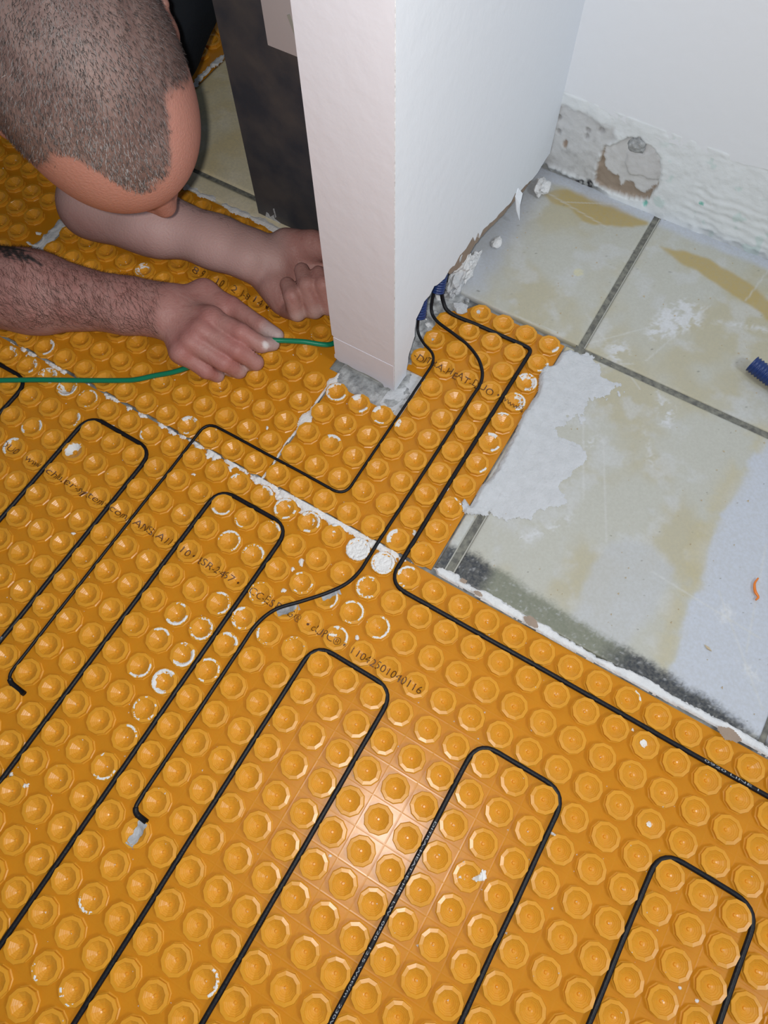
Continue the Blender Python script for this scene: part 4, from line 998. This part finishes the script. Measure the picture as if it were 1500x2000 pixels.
# colour of skin, close-cropped scalp, tattoo
lx = (BV - HC) @ HR; ly = (BV - HC) @ HF; lz = (BV - HC) @ HU
ishead = (np.sqrt(lx ** 2 + (ly + .0) ** 2 + (lz + 0.03) ** 2) < 0.165) & (BV[:, 2] > 0.16) & (ly > -0.15)
nA = fbm(BV[:, 0] + BV[:, 2], BV[:, 1] - BV[:, 2], 60, 71); nB = fbm(BV[:, 0] * 1.3 + BV[:, 2], BV[:, 1], 220, 72, 3)
skin = np.tile(np.array([[0.415, 0.206, 0.180]]), (len(BV), 1))
skin = mixc(skin, [0.44, 0.245, 0.215], sstep(.4, .7, nA) * .6); skin = mixc(skin, [0.32, 0.125, 0.105], sstep(.5, .75, nB) * .35)
# pale inner side of the left forearm
dl, tl_ = seg_dist(BV[:, 0], BV[:, 1], WRL[:2], ELL[:2]); skin = mixc(skin, [0.54, 0.345, 0.320], sstep(0.06, 0.03, dl) * sstep(0.03, 0.06, BV[:, 2]) * (BV[:, 2] < .14) * .9)
# redder knuckles, dusty finger tips
for n_, c in FR.items():
    for (x, y, z, r) in c[:2]:
        q = A(x, y, z); d_ = np.linalg.norm(BV - q, axis=1); skin = mixc(skin, [0.40, 0.150, 0.135], sstep(.024, .008, d_) * .55)
    q = A(*c[-1][:3]); d_ = np.linalg.norm(BV - q, axis=1); skin = mixc(skin, [0.50, 0.42, 0.41], sstep(.026, .012, d_) * .45)
q = A(527, 676, 0.060); d_ = np.linalg.norm(BV - q, axis=1); skin = mixc(skin, [0.74, 0.70, 0.70], sstep(.011, .006, d_ + (nB - .5) * .008) * .9)
for q in (A(585, 616, .04), A(619, 608, .045), A(648, 600, .045)):
    d_ = np.linalg.norm(BV - q, axis=1); skin = mixc(skin, [0.56, 0.42, 0.39], sstep(.016, .007, d_) * .5)
# face and forehead run warmer
skin = mixc(skin, [0.50, 0.235, 0.180], (ishead * sstep(-0.10, 0.02, ly)) * .85)
# hairline: widow's peak in the middle, receding at the temples
peak = 0.066 - 0.046 * sstep(0.014, 0.050, np.abs(lx + 0.002)) + 0.006 * np.cos(lx * 90); side = 0.050 + 0.010 * np.sin(ly * 40)
ang = np.where(lz > -0.035, 1.0, 0.0)
front = peak - ly + (lz - 0.055) * 0.20                                              # >0 behind the hairline
ear = sstep(-0.075, -0.045, lz) + (ly < -0.04)
hair = sstep(-0.007, 0.009, front + (nB - .5) * 0.012) * np.clip(ear, 0, 1) * ishead * sstep(0.085, 0.060, np.abs(lx) * 0 + np.maximum(-lz - .02, 0))
hair = hair * (1 - sstep(-0.070, 0.010, ly) * sstep(0.030, -0.030, lz + (nB - .5) * .03) * .95)
scalp = mixc(np.tile(np.array([[0.105, 0.082, 0.076]]), (len(BV), 1)), [0.19, 0.145, 0.132], sstep(.35, .7, nA) * .8)
skin = skin * (1 - hair[:, None] * .82) + scalp * hair[:, None] * .82
# tattoo on the near forearm: dark feather-like strokes
ti = np.zeros(len(BV)); tq = (BV - CAM) @ RM.T; tu = 750 + FPX * tq[:, 0] / tq[:, 2]; tv = 1000 + FPX * tq[:, 1] / tq[:, 2]
for (x0, y0, x1, y1, w_) in ((0, 484, 16, 504, 7), (12, 486, 30, 510, 7), (28, 490, 44, 512, 7), (42, 496, 58, 516, 7), (54, 500, 82, 519, 7), (2, 480, 70, 494, 5)):
    d1, t1_ = seg_dist(tu, tv, (x0, y0), (x1, y1)); ti = np.maximum(ti, sstep(w_, w_ * .45, d1 + 3.5 * t1_ + (nB - .5) * 6))
ti *= (BV[:, 2] > 0.05) * (BV[:, 2] < 0.14) * (BV[:, 1] < 0.32) * (BN[:, 2] > 0.0)
skin = mixc(skin, [0.022, 0.034, 0.036], np.clip(ti, 0, 1) * .92)
M['skin'] = mat('skin', (0.5, 0.25, 0.2), 0.5, 0.35, bump=(420, 0.32, 7), attr='col', sss=(0.12, (1.0, 0.3, 0.15), 0.004))
person = np_mesh('person', BV, BF, M['skin'], None, True, np.clip(skin, .01, .9))
tag(person, 'man in dark T-shirt bent over the floor, cropped head down, holding the green wire', 'person')


def strands(name, idx, dirs, length, width, m, n, seed, parent, lift=0.35):
    """short hairs as thin two-triangle blades growing from body vertices"""
    r = np.random.RandomState(seed); k = r.choice(idx, n); p = BV[k] + r.uniform(-.001, .001, (n, 3)); nn = BN[k]; p = p - nn * ((p - BV[k]) * nn).sum(1, keepdims=True)
    d = dirs[k] + r.normal(0, .28, (n, 3)); d = d - nn * (d * nn).sum(1, keepdims=True); d /= np.maximum(np.linalg.norm(d, axis=1, keepdims=True), 1e-6); d = d + nn * (lift + r.uniform(-.1, .25, (n, 1)))
    d /= np.linalg.norm(d, axis=1, keepdims=True); L = length * r.uniform(.6, 1.3, (n, 1)); s = np.cross(d, nn); s /= np.maximum(np.linalg.norm(s, axis=1, keepdims=True), 1e-6)
    mid = p + d * L * .55 + nn * .0004; tip = p + d * L - nn * L * .18
    V = np.stack([p - s * width, p + s * width, mid + s * width * .8, mid - s * width * .8, tip], 1).reshape(-1, 3); b = np.arange(n) * 5
    me = bpy.data.meshes.new(name); F = [tuple(q) for q in np.stack([b, b + 1, b + 2, b + 3], 1).tolist()] + [tuple(q) for q in np.stack([b + 3, b + 2, b + 4], 1).tolist()]
    me.from_pydata(V.tolist(), [], F); me.materials.append(m); me.update(); o = link_mesh(name, me, parent); o['kind'] = 'stuff'; return o


flow = np.tile(0.75 * HF + 0.30 * HR, (len(BV), 1)) + 0.25 * np.stack([nA - .5] * 3, 1)
hi = np.where(hair > 0.6)[0]; hi2 = np.where((hair > 0.12))[0]
M['hair_dark'] = mat('dark_brown_hair', (0.045, 0.037, 0.035), 0.5); M['hair_grey'] = mat('grey_hair', (0.24, 0.215, 0.21), 0.5); M['arm_hair'] = mat('arm_hair', (0.035, 0.018, 0.012), 0.5)
strands('cropped_hair', hi, flow, 0.0038, 0.00017, M['hair_dark'], 15000, 1, person, .5); strands('grey_hair', hi, flow, 0.0042, 0.00017, M['hair_grey'], 8000, 2, person, .55)
strands('cropped_hair', hi2, flow, 0.0030, 0.00014, M['hair_dark'], 3500, 3, person, .5)
d1, t1_ = seg_dist(BV[:, 0], BV[:, 1], WRR[:2], ELR[:2]); arm = np.where((d1 < .055) & (t1_ > 0.0) & (t1_ < .99) & (BV[:, 2] > .045) & (BV[:, 2] < .13) & (BN[:, 2] > -.1))[0]
adir = np.tile((WRR - ELR) / np.linalg.norm(WRR - ELR) * .7 + np.array([0.15, -0.7, 0]), (len(BV), 1))
strands('arm_hair', arm, adir, 0.0125, 0.00011, M['arm_hair'], 4200, 4, person, .12)
d1, t1_ = seg_dist(BV[:, 0], BV[:, 1], WRL[:2], ELL[:2]); arm2 = np.where((d1 < .055) & (t1_ > .1) & (BV[:, 2] > .02) & (BV[:, 2] < .13) & (BN @ np.array([.2, .9, .1]) > .35))[0]
strands('arm_hair', arm2, np.tile((WRL - ELL) * 3, (len(BV), 1)), 0.010, 0.00010, M['arm_hair'], 900, 5, person, .12)

# clothing: T-shirt, trousers, shoes
M['shirt'] = mat('navy_shirt', (0.012, 0.016, 0.022), 0.85, 0.2, bump=(90, 0.5, 6)); M['trousers'] = mat('grey_work_trousers', (0.05, 0.052, 0.058), 0.9, 0.2, bump=(140, .6, 5)); M['shoe'] = mat('black_shoe', (0.02, 0.02, 0.022), .6)
HIP = NB - 0.46 * GX + np.array([0, 0, 0.13])
S = Vol((-1.45, 0.0, 0.0), (-0.30, 1.15, 0.66), 0.0045)
S.cap(NB - 0.035 * GX, NB - 0.18 * GX + np.array([0, 0, .02]), 0.088, 0.130, 0.04); S.cap(SHR - .01 * GX, SHL - .01 * GX, 0.074, 0.063, 0.04)
for sg in (-1, 1): S.cap(NB - 0.14 * GX + sg * .09 * GR, HIP + sg * .075 * GR, 0.125, 0.125, 0.05)
S.cap(SHR, lerp3(SHR, ELR, .55), 0.074, 0.064, 0.02); S.cap(SHL, lerp3(SHL, ELL, .50), 0.064, 0.056, 0.02)
V, F = S.mesh(); V = V + normals(V, F) * ((fbm(V[:, 0] + V[:, 2], V[:, 1], 12, 81)[:, None] - .5) * .02); np_mesh('t_shirt', relax(V, F, 2), F, M['shirt'], person, True)
S = Vol((-1.75, 0.1, -0.006), (-0.55, 1.35, 0.62), 0.006); S.cap(HIP + .085 * GR, HIP - .085 * GR, 0.138, 0.138, .04)
SH2 = []
for sg in (-1, 1):
    hp = HIP + sg * .10 * GR; kn = HIP + sg * .15 * GR + .16 * GX; kn[2] = .075; an = kn - .42 * GX; an[2] = .065
    S.cap(hp, kn, .105, .074, .03); S.cap(kn, lerp3(kn, an, .4), .068, .066, .02); S.cap(lerp3(kn, an, .4), an, .066, .050, .02); SH2.append(an)
V, F = S.mesh(); V = V + normals(V, F) * ((fbm(V[:, 0] + V[:, 2], V[:, 1], 14, 82)[:, None] - .5) * .02); V[:, 2] = np.maximum(V[:, 2], 0.0065); np_mesh('trousers', relax(V, F, 2), F, M['trousers'], person, True)
for an in SH2:
    S = Vol(an - .2, an + .2, .005); S.cap(an - .01 * GX, an - .05 * GX + np.array([0, 0, -.01]), .045, .042, .02); S.cap(an - .05 * GX, an - .12 * GX + np.array([0, 0, -.03]), .042, .032, .02)
    V, F = S.mesh(); V[:, 2] = np.maximum(V[:, 2], .0065); np_mesh('shoe', V, F, M['shoe'], person, True)
